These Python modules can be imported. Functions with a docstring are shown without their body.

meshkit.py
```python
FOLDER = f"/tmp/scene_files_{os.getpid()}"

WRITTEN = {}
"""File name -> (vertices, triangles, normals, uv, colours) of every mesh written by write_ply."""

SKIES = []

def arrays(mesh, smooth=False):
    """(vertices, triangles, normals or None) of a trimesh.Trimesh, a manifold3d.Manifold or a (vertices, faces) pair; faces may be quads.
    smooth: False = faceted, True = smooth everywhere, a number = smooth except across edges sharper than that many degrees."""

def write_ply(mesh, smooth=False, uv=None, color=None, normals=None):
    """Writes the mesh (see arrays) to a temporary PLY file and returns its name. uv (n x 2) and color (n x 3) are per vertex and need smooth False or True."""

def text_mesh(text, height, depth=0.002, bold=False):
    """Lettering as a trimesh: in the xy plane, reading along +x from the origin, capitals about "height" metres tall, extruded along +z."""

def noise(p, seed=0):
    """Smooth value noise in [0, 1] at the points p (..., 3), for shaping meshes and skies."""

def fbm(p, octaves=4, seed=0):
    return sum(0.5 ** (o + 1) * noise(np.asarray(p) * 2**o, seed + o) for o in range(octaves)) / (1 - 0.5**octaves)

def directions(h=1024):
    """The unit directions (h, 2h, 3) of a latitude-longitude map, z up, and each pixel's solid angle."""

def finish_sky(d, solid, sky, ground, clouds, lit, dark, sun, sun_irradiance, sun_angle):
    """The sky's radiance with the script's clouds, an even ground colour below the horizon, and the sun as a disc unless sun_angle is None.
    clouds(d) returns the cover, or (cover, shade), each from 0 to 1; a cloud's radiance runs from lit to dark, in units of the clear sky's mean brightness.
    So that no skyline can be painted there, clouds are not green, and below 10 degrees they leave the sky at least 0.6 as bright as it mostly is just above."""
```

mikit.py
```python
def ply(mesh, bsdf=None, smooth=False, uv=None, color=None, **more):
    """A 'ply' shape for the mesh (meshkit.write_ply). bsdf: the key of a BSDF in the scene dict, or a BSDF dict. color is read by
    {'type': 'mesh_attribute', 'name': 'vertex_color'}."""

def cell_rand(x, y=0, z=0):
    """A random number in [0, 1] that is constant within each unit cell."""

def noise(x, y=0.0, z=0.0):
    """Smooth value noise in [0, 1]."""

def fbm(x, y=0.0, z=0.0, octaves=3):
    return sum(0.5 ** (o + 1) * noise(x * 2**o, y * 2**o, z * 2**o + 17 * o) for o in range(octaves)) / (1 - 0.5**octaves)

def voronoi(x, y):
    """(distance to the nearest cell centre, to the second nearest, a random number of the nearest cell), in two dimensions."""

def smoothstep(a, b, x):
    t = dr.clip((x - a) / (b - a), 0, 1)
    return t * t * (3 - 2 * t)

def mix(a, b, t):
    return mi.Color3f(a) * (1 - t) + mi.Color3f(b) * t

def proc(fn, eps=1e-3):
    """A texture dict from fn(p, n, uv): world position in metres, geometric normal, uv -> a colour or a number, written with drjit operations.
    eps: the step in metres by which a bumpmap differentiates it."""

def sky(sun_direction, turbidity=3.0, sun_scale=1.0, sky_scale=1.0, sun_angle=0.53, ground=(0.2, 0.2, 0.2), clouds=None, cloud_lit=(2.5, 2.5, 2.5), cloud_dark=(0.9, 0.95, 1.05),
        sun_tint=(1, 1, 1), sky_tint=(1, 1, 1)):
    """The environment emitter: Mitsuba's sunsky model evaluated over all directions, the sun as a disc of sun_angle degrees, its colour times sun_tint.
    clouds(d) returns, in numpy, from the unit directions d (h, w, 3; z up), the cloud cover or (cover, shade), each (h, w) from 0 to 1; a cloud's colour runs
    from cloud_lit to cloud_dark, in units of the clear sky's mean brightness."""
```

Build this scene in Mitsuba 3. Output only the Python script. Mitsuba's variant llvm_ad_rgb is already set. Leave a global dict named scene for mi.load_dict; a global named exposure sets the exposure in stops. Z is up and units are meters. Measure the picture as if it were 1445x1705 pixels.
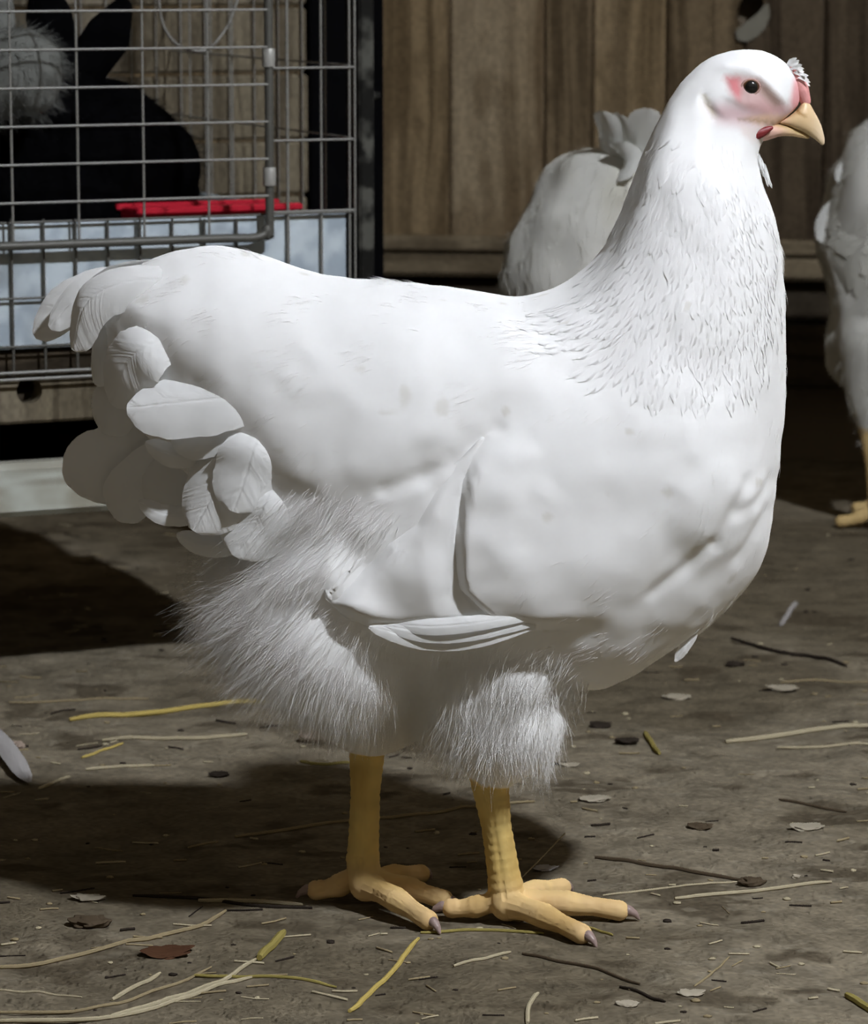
import math, random
import numpy as np, trimesh, manifold3d as m3
import scipy.sparse as sp, scipy.sparse.linalg as spl
from scipy import ndimage
from scipy.spatial import Delaunay, cKDTree
import shapely
from shapely.geometry import Polygon, LineString, Point
import drjit as dr
import mitsuba as mi
import mikit, meshkit
from mikit import proc, noise, fbm, smoothstep, mix

T = mi.ScalarTransform4f
rng = np.random.default_rng(7)
random.seed(7)
scene, labels = {}, {}

# ------------------------------------------------------------------ camera
W, H, F = 1445.0, 1705.0, 5800.0
CAM = np.array([0.0, -1.8, 0.5])
PITCH = math.atan(945.0 / F)
FWD = np.array([0, math.cos(PITCH), -math.sin(PITCH)])
UP = np.array([0, math.sin(PITCH), math.cos(PITCH)])
scene['camera'] = {
    'type': 'thinlens', 'fov': 2 * math.degrees(math.atan(W / 2 / F)), 'fov_axis': 'x',
    'aperture_radius': 0.0027, 'focus_distance': 1.76, 'near_clip': 0.05, 'far_clip': 50.0,
    'to_world': T().look_at(origin=CAM.tolist(), target=(CAM + FWD).tolist(), up=[0, 0, 1])}

# ------------------------------------------------------------------ light and exposure
exposure = 0.44
LAMP = np.array([0.95, -1.13, 1.85])
LAMP_POWER = 1160.0
FILL_TUBE_POWER = 70.0
FILL_TUBES = [(-1.25, -2.3, 2.5)]  # unseen fill tube, added to lift the shadows


# ------------------------------------------------------------------ helpers
def ray(px, py):
    px, py = np.asarray(px, float), np.asarray(py, float)
    d = FWD[None] + ((px.ravel() - W / 2) / F)[:, None] * np.array([1, 0, 0.0]) - ((py.ravel() - H / 2) / F)[:, None] * UP
    return d


def P(px, py, y=0.0):
    """The point of the upright plane at depth y that the photograph shows at this pixel."""
    d = ray(px, py)
    t = (np.broadcast_to(y, (len(d),)) - CAM[1]) / d[:, 1]
    return CAM + d * t[:, None]


def PZ(px, py, z=0.0):
    d = ray(px, py)
    t = (np.broadcast_to(z, (len(d),)) - CAM[2]) / d[:, 2]
    return CAM + d * t[:, None]


def project(p):
    q = np.atleast_2d(p) - CAM
    w = q @ FWD
    return W / 2 + q[:, 0] / w * F, H / 2 - (q @ UP) / w * F


def numbered(key):
    if key not in USED:
        USED.add(key)
        return key
    k = 1
    while f'{key}_{k:03d}' in USED:
        k += 1
    USED.add(f'{key}_{k:03d}')
    return f'{key}_{k:03d}'


USED = set()


def thing(name, label, cat, group=None):
    key = numbered(name)
    labels[key] = {'label': label, 'category': cat}
    if group:
        labels[key]['group'] = group
    return key


def obj(name, mesh, bsdf, parent=None, smooth=30, label=None, kind=None, **more):
    key = numbered(parent + '__' + name if parent else name)
    if isinstance(mesh, trimesh.Trimesh) and 'uv' in mesh.metadata and smooth is True:
        more['uv'] = mesh.metadata['uv']
    scene[key] = mikit.ply(mesh, bsdf, smooth=smooth, **more)
    if label or kind:
        labels.setdefault(key, {})
        if label:
            labels[key]['label'] = label
        if kind:
            labels[key]['kind'] = kind
    return key


def cat(meshes):
    return trimesh.util.concatenate(meshes)


def tm(man):
    m = man.to_mesh()
    return trimesh.Trimesh(np.array(m.vert_properties[:, :3]), np.array(m.tri_verts), process=False)


def man(mesh):
    return m3.Manifold(m3.Mesh(np.asarray(mesh.vertices, np.float32), np.asarray(mesh.faces, np.uint32)))


def ball(p, r, seg=20):
    return m3.Manifold.sphere(float(r), seg).translate([float(c) for c in p])


def chain(pts, rad, seg=20):
    """Hulls of neighbouring spheres along a polyline, as one solid."""
    out = m3.Manifold()
    b = [ball(p, r, seg) for p, r in zip(pts, rad)]
    for i in range(len(b) - 1):
        out = out + m3.Manifold.batch_hull([b[i], b[i + 1]])
    return out


def box(size, centre=(0, 0, 0), bevel=0.0, axes=None):
    """A box with chamfered edges; axes: rows are its own x, y, z directions."""
    s = np.asarray(size, float) / 2
    if bevel > 0:
        b = min(bevel, s.min() * 0.6)
        pts = []
        for sx in (-1, 1):
            for sy in (-1, 1):
                for sz in (-1, 1):
                    c = np.array([sx, sy, sz])
                    for k in range(3):
                        d = np.full(3, b)
                        d[k] = 0
                        pts.append(c * (s - d))
        mesh = trimesh.convex.convex_hull(np.array(pts))
    else:
        mesh = trimesh.creation.box(size)
    v = np.array(mesh.vertices)
    if axes is not None:
        v = v @ np.asarray(axes)
    return trimesh.Trimesh(v + np.asarray(centre), mesh.faces, process=False)


def tube(points, radius, sides=8):
    p = np.asarray(points, float)
    r = np.broadcast_to(radius, (len(p),))
    t = np.gradient(p, axis=0)
    t /= np.linalg.norm(t, axis=1, keepdims=True)
    a = np.zeros_like(p)
    ref = np.array([0, 0, 1.0]) if abs(t[0, 2]) < 0.8 else np.array([1.0, 0, 0])
    for k in range(len(p)):      # carried along the curve without twisting
        ref = ref - (ref @ t[k]) * t[k]
        ref = ref / np.linalg.norm(ref)
        a[k] = ref
    b = np.cross(t, a)
    ang = np.arange(sides) * 2 * np.pi / sides
    v = p[:, None] + r[:, None, None] * (np.cos(ang)[None, :, None] * a[:, None] + np.sin(ang)[None, :, None] * b[:, None])
    n = len(p)
    i, j = np.meshgrid(np.arange(n - 1), np.arange(sides), indexing='ij')
    q = np.stack([i * sides + j, i * sides + (j + 1) % sides, (i + 1) * sides + (j + 1) % sides, (i + 1) * sides + j], -1).reshape(-1, 4)
    f = np.vstack([q[:, [0, 2, 1]], q[:, [0, 3, 2]]])
    v = np.vstack([v.reshape(-1, 3), p[:1], p[-1:]])
    c0, c1 = n * sides, n * sides + 1
    k = np.arange(sides)
    f = np.vstack([f, np.stack([k * 0 + c0, k, (k + 1) % sides], 1), np.stack([k * 0 + c1, (n - 1) * sides + (k + 1) % sides, (n - 1) * sides + k], 1)])
    return trimesh.Trimesh(v, f, process=False)


def bez(points, n=14):
    """A smooth curve through the given points (Catmull-Rom)."""
    p = np.asarray(points, float)
    if len(p) == 2:
        return p[0] + np.linspace(0, 1, n)[:, None] * (p[1] - p[0])
    q = np.vstack([2 * p[0] - p[1], p, 2 * p[-1] - p[-2]])
    out = []
    for u in np.linspace(0, len(p) - 1 - 1e-9, n):
        i, t = int(u), u - int(u)
        a, b, c, d = q[i:i + 4]
        out.append(0.5 * (2 * b + (c - a) * t + (2 * a - 5 * b + 4 * c - d) * t * t + (3 * b - a - 3 * c + d) * t ** 3))
    return np.array(out)


def lathe(profile, seg=40):
    p = np.asarray(profile, float)
    a = np.arange(seg) * 2 * np.pi / seg
    v = np.stack([p[:, None, 0] * np.cos(a), p[:, None, 0] * np.sin(a), np.repeat(p[:, 1:2], seg, 1)], -1).reshape(-1, 3)
    i, j = np.meshgrid(np.arange(len(p) - 1), np.arange(seg), indexing='ij')
    q = np.stack([i * seg + j, i * seg + (j + 1) % seg, (i + 1) * seg + (j + 1) % seg, (i + 1) * seg + j], -1).reshape(-1, 4)
    return trimesh.Trimesh(v, np.vstack([q[:, [0, 1, 2]], q[:, [0, 2, 3]]]), process=False)


def vnoise(p, scale, seed=0.0):
    """Value noise in [-1, 1] for numpy points."""
    p = np.asarray(p, float) / scale + seed * 17.31 + 500.0
    i = np.floor(p).astype(np.int64)
    t = p - i
    t = t * t * (3 - 2 * t)
    out = np.zeros(len(p))
    for a in (0, 1):
        for b in (0, 1):
            for c in (0, 1):
                h = ((i[:, 0] + a) * 374761393 + (i[:, 1] + b) * 668265263 + (i[:, 2] + c) * 1442695041) & 0xFFFFFFFF
                h = ((h ^ (h >> 13)) * 1274126177) & 0xFFFFFFFF
                h = (h ^ (h >> 16)) & 0xFFFF
                w = np.where(a, t[:, 0], 1 - t[:, 0]) * np.where(b, t[:, 1], 1 - t[:, 1]) * np.where(c, t[:, 2], 1 - t[:, 2])
                out += w * (h / 32767.5 - 1)
    return out


def surface_nets(f, origin, step):
    """The zero surface of a sampled field (positive inside) as a closed mesh."""
    s = f > 0
    nx, ny, nz = f.shape
    cells = np.zeros((nx - 1, ny - 1, nz - 1), bool)
    corner = [(a, b, c) for a in (0, 1) for b in (0, 1) for c in (0, 1)]
    view = lambda g, o: g[o[0]:nx - 1 + o[0], o[1]:ny - 1 + o[1], o[2]:nz - 1 + o[2]]
    n = sum(view(s, o).astype(np.int8) for o in corner)
    cells = (n > 0) & (n < 8)
    idx = np.full(cells.shape, -1)
    ii = np.argwhere(cells)
    idx[cells] = np.arange(len(ii))
    acc, cnt = np.zeros((len(ii), 3)), np.zeros(len(ii))
    for a in corner:
        for k in range(3):
            if a[k]:
                continue
            b = list(a)
            b[k] = 1
            fa, fb = f[tuple((ii + a).T)], f[tuple((ii + b).T)]
            hit = (fa > 0) != (fb > 0)
            t = fa / np.where(hit, fa - fb, 1)
            p = np.tile(np.array(a, float), (len(ii), 1))
            p[:, k] = t
            acc[hit] += p[hit]
            cnt[hit] += 1
    v = (ii + acc / cnt[:, None]) * step + origin
    faces = []
    for k in range(3):
        u, w = (k + 1) % 3, (k + 2) % 3
        sl0, sl1 = [slice(None)] * 3, [slice(None)] * 3
        sl0[k], sl1[k] = slice(0, -1), slice(1, None)
        cross = s[tuple(sl0)] != s[tuple(sl1)]
        e = np.argwhere(cross)
        e = e[(e[:, u] > 0) & (e[:, w] > 0) & (e[:, u] < f.shape[u] - 1) & (e[:, w] < f.shape[w] - 1)]
        q = []
        for du, dw in ((0, 0), (-1, 0), (-1, -1), (0, -1)):
            o = e.copy()
            o[:, u] += du
            o[:, w] += dw
            q.append(idx[tuple(o.T)])
        q = np.stack(q, 1)
        flip = ~s[tuple(e.T)]
        q[flip] = q[flip][:, ::-1]
        faces.append(q)
    q = np.vstack(faces)
    return trimesh.Trimesh(v, np.vstack([q[:, [0, 1, 2]], q[:, [0, 2, 3]]]), process=False)


class Inflated:
    """A rounded solid, symmetric about y = y0, whose outline in its x-z plane is the given polygon."""

    def __init__(self, poly, y0, k, tweak=None, step=0.0016, top=None):
        self.poly, self.y0, self.step = Polygon(poly).buffer(0), y0, step
        b = self.poly.bounds
        self.o = np.array([b[0] - 0.03, b[1] - 0.03])
        nx, nz = int((b[2] - b[0] + 0.06) / step) + 1, int((b[3] - b[1] + 0.06) / step) + 1
        X, Z = np.meshgrid(self.o[0] + np.arange(nx) * step, self.o[1] + np.arange(nz) * step, indexing='ij')
        inside = shapely.contains_xy(self.poly, X.ravel(), Z.ravel()).reshape(X.shape)
        idx = np.full(inside.shape, -1)
        idx[inside] = np.arange(inside.sum())
        ii = np.argwhere(inside)
        rows, cols, vals = [np.arange(len(ii))], [np.arange(len(ii))], [np.full(len(ii), 4.0)]
        for d in ((1, 0), (-1, 0), (0, 1), (0, -1)):
            nb = idx[ii[:, 0] + d[0], ii[:, 1] + d[1]]
            ok = nb >= 0
            rows.append(np.arange(len(ii))[ok])
            cols.append(nb[ok])
            vals.append(np.full(ok.sum(), -1.0))
        A = sp.csc_matrix((np.concatenate(vals), (np.concatenate(rows), np.concatenate(cols))))
        u = np.zeros(inside.shape)
        u[inside] = spl.spsolve(A, np.full(len(ii), step * step))
        h2 = 4 * k * k * u
        if tweak is not None:
            h2 = h2 * tweak(X, Z) ** 2
        if top is not None:  # soften the largest thickness
            h = np.sqrt(h2)
            h2 = (top * np.tanh(h / top)) ** 2
        out = ndimage.distance_transform_edt(~inside) * step
        h2 = h2 - np.where(inside, 0, out * 0.06)
        self.h2 = ndimage.gaussian_filter(h2, 1.6)

    def H2(self, x, z):
        c = np.stack([(np.asarray(x) - self.o[0]) / self.step, (np.asarray(z) - self.o[1]) / self.step])
        return ndimage.map_coordinates(self.h2, c.reshape(2, -1), order=1, mode='nearest').reshape(np.shape(x))

    def thick(self, x, z):
        return np.sqrt(np.maximum(self.H2(x, z), 0))

    def grad(self, p):
        """Outward unit normal of the level set through p."""
        e = 0.003
        gx = (self.H2(p[:, 0] + e, p[:, 2]) - self.H2(p[:, 0] - e, p[:, 2])) / (2 * e)
        gz = (self.H2(p[:, 0], p[:, 2] + e) - self.H2(p[:, 0], p[:, 2] - e)) / (2 * e)
        g = -np.stack([gx, -2 * (p[:, 1] - self.y0), gz], 1)
        return g

    def value(self, p):
        return self.H2(p[:, 0], p[:, 2]) - (p[:, 1] - self.y0) ** 2

    def normal(self, p):
        g = self.grad(p)
        return g / (np.linalg.norm(g, axis=1, keepdims=True) + 1e-12)

    def onto(self, p, n=5):
        p = np.array(p, float)
        for _ in range(n):
            g = self.grad(p)
            s = self.value(p) / ((g ** 2).sum(1) + 1e-9)
            d = g * s[:, None]
            l = np.linalg.norm(d, axis=1, keepdims=True)
            p = p + d * np.minimum(1, 0.01 / (l + 1e-12))
        return p

    def mesh(self, step=0.003):
        b = self.poly.bounds
        x = np.arange(b[0] - 3 * step, b[2] + 3 * step, step)
        z = np.arange(b[1] - 3 * step, b[3] + 3 * step, step)
        t = np.sqrt(self.h2.max()) + 3 * step
        y = np.arange(-t, t + step, step)
        X, Z = np.meshgrid(x, z, indexing='ij')
        f = self.H2(X, Z)[:, None, :] - (y ** 2)[None, :, None]
        m = surface_nets(f, np.array([x[0], y[0] + self.y0, z[0]]), step)
        m.vertices = self.onto(np.array(m.vertices), 3)
        m = trimesh.smoothing.filter_taubin(m, iterations=4)
        return m


def in_poly(poly, px, py):
    return shapely.contains_xy(Polygon(poly), px, py)


def poly_dist(poly, px, py):
    """Signed distance to a pixel polygon, positive inside."""
    pg = Polygon(poly)
    pts = shapely.points(np.asarray(px, float), np.asarray(py, float))
    d = shapely.distance(pg.exterior, pts)
    return np.where(shapely.contains(pg, pts), d, -d)


def sstep(a, b, x):
    t = np.clip((x - a) / (b - a), 0, 1)
    return t * t * (3 - 2 * t)


# ------------------------------------------------------------------ materials
def diffuse(rgb):
    return {'type': 'twosided', 'bsdf': {'type': 'diffuse', 'reflectance': {'type': 'rgb', 'value': list(rgb)}}}


def principled(rgb, rough=0.6, **more):
    c = rgb if isinstance(rgb, dict) else {'type': 'rgb', 'value': list(rgb)}
    return {'type': 'twosided', 'bsdf': {'type': 'principled', 'base_color': c, 'roughness': rough, **more}}


def dirt_colour(p, n, uv):
    a = fbm(p.x * 6, p.y * 6, 0.0, 4)
    b = fbm(p.x * 55, p.y * 70, 3.0, 3)
    c = noise(p.x * 420, p.y * 420, 9.0)
    d = fbm(p.x * 22 + 40, p.y * 34, 1.0, 3)
    col = mix((0.130, 0.109, 0.075), (0.204, 0.175, 0.127), smoothstep(0.3, 0.7, a))
    col = col * (0.62 + 0.75 * b)
    col = mix(col, mi.Color3f(0.075, 0.060, 0.040), 0.75 * smoothstep(0.60, 0.74, d))
    col = mix(col, mi.Color3f(0.26, 0.23, 0.175), 0.5 * smoothstep(0.62, 0.8, fbm(p.x * 90, p.y * 120, 7.0, 2)) * smoothstep(0.4, 0.6, a))
    return col * (0.82 + 0.36 * c)


def dirt_height(p, n, uv):
    return 0.0022 * fbm(p.x * 140, p.y * 140, 0.0, 3) + 0.0012 * noise(p.x * 600, p.y * 600, 3.0)


scene['mat_dirt'] = {'type': 'bumpmap', 'map': proc(dirt_height, eps=4e-4), 'scale': 1.0,
                     'bsdf': {'type': 'twosided', 'bsdf': {'type': 'diffuse', 'reflectance': proc(dirt_colour)}}}


def wood_fn(base, dark, pale, axis, seed, freq=1.0):
    """Weathered timber, its grain along the named axis; each piece of timber differs by its own place."""
    def fn(p, n, uv):
        if axis == 'z':
            al, ac = p.z, p.x + p.y * 0.4
        else:
            al, ac = p.x, p.z
        w = fbm(ac * 9 * freq + seed, al * 2.2, seed, 3)
        g = fbm(ac * 150 * freq + 9 * w, al * 5.0 + seed, 2.0 + seed, 3)
        h = fbm(ac * 45 * freq, al * 14 + seed, 5.0, 3)
        c = mix(dark, base, smoothstep(0.28, 0.62, g))
        c = mix(c, mi.Color3f(pale), 0.6 * smoothstep(0.5, 0.75, w))
        c = mix(c, mi.Color3f(dark), 0.6 * smoothstep(0.52, 0.7, h))
        return c * (0.8 + 0.4 * noise(ac * 500, al * 300, seed))
    return fn


WOODS = {
    'board_tan': ((0.235, 0.172, 0.098), (0.115, 0.081, 0.044), (0.30, 0.23, 0.145), 'z', 1.0),
    'board_pale': ((0.255, 0.195, 0.122), (0.14, 0.10, 0.058), (0.34, 0.275, 0.185), 'z', 3.0),
    'board_brown': ((0.165, 0.122, 0.073), (0.082, 0.059, 0.034), (0.215, 0.168, 0.106), 'z', 5.0),
    'board_dark': ((0.085, 0.064, 0.042), (0.045, 0.033, 0.022), (0.13, 0.105, 0.075), 'z', 7.0),
    'rail_wood': ((0.16, 0.125, 0.08), (0.07, 0.053, 0.033), (0.22, 0.18, 0.12), 'x', 2.0),
    'rail_dark': ((0.06, 0.048, 0.034), (0.03, 0.024, 0.017), (0.085, 0.07, 0.05), 'x', 4.0),
    'plank_grey': ((0.175, 0.15, 0.105), (0.09, 0.075, 0.052), (0.24, 0.21, 0.16), 'z', 6.0),
}
for k, (a, b, c, ax, sd) in WOODS.items():
    scene['mat_' + k] = {'type': 'twosided', 'bsdf': {'type': 'diffuse', 'reflectance': proc(wood_fn(a, b, c, ax, sd))}}
scene['mat_gap_and_cord'] = diffuse((0.003, 0.003, 0.0035))  # black of the lamp cord, and painted shade for the hutch gaps
scene['mat_barn'] = diffuse((0.20, 0.165, 0.12))


def galv(p, n, uv):
    a = fbm(p.x * 60, p.z * 60, p.y * 60, 3)
    b = fbm(p.x * 14, p.z * 20, 2.0, 3)
    c = mix((0.36, 0.43, 0.50), (0.56, 0.64, 0.70), smoothstep(0.3, 0.7, a))
    return mix(c, mi.Color3f(0.25, 0.27, 0.27), 0.5 * smoothstep(0.55, 0.75, b))


scene['mat_galvanised'] = {'type': 'twosided', 'bsdf': {'type': 'principled', 'base_color': proc(galv), 'roughness': 0.55, 'metallic': 0.15}}
scene['mat_wire'] = principled((0.235, 0.235, 0.22), 0.45, metallic=0.35)
scene['mat_rod'] = principled((0.095, 0.095, 0.085), 0.5, metallic=0.3)
scene['mat_clip'] = principled((0.40, 0.40, 0.38), 0.4, metallic=0.3)


def post_fn(p, n, uv):
    a = fbm(p.x * 90, p.z * 90, p.y * 90, 3)
    return mix((0.014, 0.014, 0.013), (0.085, 0.085, 0.075), smoothstep(0.42, 0.75, a))


scene['mat_post'] = {'type': 'twosided', 'bsdf': {'type': 'diffuse', 'reflectance': proc(post_fn)}}


def lime_fn(p, n, uv):
    a = fbm(p.x * 30, p.z * 50, p.y * 30, 3)
    b = fbm(p.x * 8, p.z * 60, 4.0, 3)
    return mix(mix((0.52, 0.55, 0.50), (0.34, 0.33, 0.27), smoothstep(0.35, 0.7, a)), mi.Color3f(0.2, 0.17, 0.12), 0.6 * smoothstep(0.5, 0.7, b))


scene['mat_lime'] = {'type': 'twosided', 'bsdf': {'type': 'diffuse', 'reflectance': proc(lime_fn)}}
scene['mat_red'] = principled((0.46, 0.012, 0.03), 0.35)
scene['mat_black_fur'] = diffuse((0.0022, 0.0022, 0.0026))
scene['mat_grey_fur'] = diffuse((0.145, 0.15, 0.14))
VC = {'type': 'mesh_attribute', 'name': 'vertex_color'}
scene['mat_hen_skin'] = {'type': 'twosided', 'bsdf': {'type': 'principled', 'base_color': VC, 'roughness': 0.65, 'specular': 0.25}}
WHITE = (0.83, 0.84, 0.84)
def barbs(p, n, uv):
    w = uv.x - 0.9 * dr.abs(uv.y)
    return 0.00016 * noise(w * 900.0, uv.y * 60.0, 1.0) + 0.0005 * noise(w * 160.0, uv.y * 25.0, 4.0) + 0.00035 * dr.exp(-dr.square(uv.y / 0.0007))


scene['mat_feather'] = {'type': 'bumpmap', 'map': proc(barbs, eps=2e-4), 'scale': 1.0, 'bsdf': {'type': 'principledthin', 'base_color': {'type': 'rgb', 'value': list(WHITE)}, 'roughness': 0.75, 'diff_trans': 0.45, 'spec_trans': 0.0, 'eta': 1.3}}
scene['mat_cover'] = diffuse(WHITE)
scene['mat_soiled_dim'] = diffuse((0.55, 0.545, 0.50))  # soiled white for cover and tail, also darkened for lamp falloff at the back
scene['mat_soiled_dim_tail'] = {'type': 'principledthin', 'base_color': {'type': 'rgb', 'value': [0.74, 0.75, 0.73]}, 'roughness': 0.8, 'diff_trans': 0.4, 'spec_trans': 0.0, 'eta': 1.3}
scene['mat_down'] = diffuse((0.80, 0.80, 0.79))
scene['mat_quill'] = principled((0.72, 0.68, 0.48), 0.5)
scene['mat_horn'] = {'type': 'twosided', 'bsdf': {'type': 'principled', 'base_color': VC, 'roughness': 0.4, 'specular': 0.4}}
scene['mat_claw'] = principled((0.30, 0.22, 0.20), 0.4)
scene['mat_comb'] = principled((0.66, 0.30, 0.29), 0.5)
scene['mat_wattle'] = principled((0.20, 0.022, 0.026), 0.45)
scene['mat_eye'] = {'type': 'twosided', 'bsdf': {'type': 'principled', 'base_color': VC, 'roughness': 0.12, 'clearcoat': 0.8, 'clearcoat_gloss': 0.95}}
scene['mat_lid'] = principled((0.40, 0.25, 0.22), 0.7)
STRAW = {'gold': (0.50, 0.39, 0.12), 'pale': (0.42, 0.37, 0.25), 'tan': (0.29, 0.235, 0.14), 'brown': (0.085, 0.064, 0.042), 'dark': (0.035, 0.028, 0.022),
         'chip': (0.38, 0.34, 0.265), 'lilac': (0.40, 0.385, 0.38), 'rust': (0.085, 0.042, 0.024), 'stone': (0.34, 0.27, 0.22), 'olive': (0.30, 0.25, 0.08)}
for k, c in STRAW.items():
    scene['mat_straw_' + k] = diffuse(c)

# ------------------------------------------------------------------ the setting: floor, walls, ceiling
RX0, RX1, RY0, CEIL = -2.6, 2.6, -3.6, 2.75
WYAW = math.radians(-9)
WU = np.array([math.cos(WYAW), math.sin(WYAW), 0])            # along the back wall
WN = np.array([math.sin(WYAW), -math.cos(WYAW), 0])           # out of it, towards the camera
WALL0 = P(900, 300, 1.60)[0] * [1, 1, 0]


def wall_point(px, py, out=0.0):
    """Along the wall and height of the point seen at a pixel, on a plane the given distance in front of the boards."""
    d = ray(px, py)
    o = WALL0 + WN * out
    t = ((o - CAM) @ WN) / (d @ WN)
    q = CAM + d * t[:, None]
    return (q - WALL0) @ WU, q[:, 2]


def floor_height(x, y):
    p = np.stack([np.ravel(x), np.ravel(y), np.zeros(np.size(x))], 1)
    h = 0.0045 * vnoise(p, 0.16, 1) + 0.0022 * vnoise(p, 0.05, 2) + 0.0011 * vnoise(p, 0.02, 3) + 0.0006 * vnoise(p, 0.009, 4)
    near = np.exp(-((p[:, 0] + 0.0) ** 2 / 0.03 + (p[:, 1]) ** 2 / 0.008))
    return (h * (1 - 0.85 * near)).reshape(np.shape(x))


gx = np.concatenate([np.linspace(RX0, -0.75, 20)[:-1], np.linspace(-0.75, 0.75, 420), np.linspace(0.75, RX1, 20)[1:]])
gy = np.concatenate([np.linspace(RY0, -0.5, 30)[:-1], np.linspace(-0.5, 0.9, 400), np.linspace(0.9, 2.3, 120)[1:]])
GX, GY = np.meshgrid(gx, gy, indexing='ij')
v = np.stack([GX, GY, floor_height(GX, GY)], -1).reshape(-1, 3)
i, j = np.meshgrid(np.arange(len(gx) - 1), np.arange(len(gy) - 1), indexing='ij')
a = i * len(gy) + j
q = np.stack([a, a + len(gy), a + len(gy) + 1, a + 1], -1).reshape(-1, 4)
floor_mesh = trimesh.Trimesh(v, np.vstack([q[:, [0, 1, 2]], q[:, [0, 2, 3]]]), process=False)
obj('floor', floor_mesh, 'mat_dirt', smooth=True, kind='structure')

FRAME = np.array([WU, -WN, [0, 0, 1]])


def wall_box(s0, s1, z0, z1, back, front, bevel=0.003):
    c = WALL0 + WU * (s0 + s1) / 2 + WN * (back + front) / 2 + np.array([0, 0, (z0 + z1) / 2])
    return box((s1 - s0, front - back, z1 - z0), c, bevel, FRAME)


# the back wall: a dark backing, upright boards above, cross rails below
obj('wall_back', wall_box(-2.7, 2.7, -0.02, CEIL, -0.10, -0.045, 0), 'mat_barn', kind='structure', smooth=False)
ledge = wall_point([640, 1330], [398, 408], 0.02)[1].mean()
seams = [-200, -60, 80, 220, 360, 490, 618, 748, 905, 984, 1106, 1236, 1369, 1475, 1600, 1730]
tones = ['board_brown', 'board_tan', 'board_brown', 'board_tan', 'board_brown', 'board_tan', 'board_tan', 'board_pale', 'board_brown', 'board_tan', 'board_brown', 'board_dark', 'board_dark', 'board_brown', 'board_tan']
ends = [(wall_point(a, 250)[0][0], wall_point(b, 250)[0][0], a, b) for a, b in zip(seams[:-1], seams[1:])]
while ends[-1][1] < 2.6:
    ends.append((ends[-1][1], ends[-1][1] + 0.13, 0, 0))
while min(e[0] for e in ends) > -2.6:
    e0 = min(e[0] for e in ends)
    ends.append((e0 - 0.13, e0, 0, 0))
tones += [['board_tan', 'board_brown', 'board_pale'][k % 3] for k in range(len(ends))]
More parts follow.
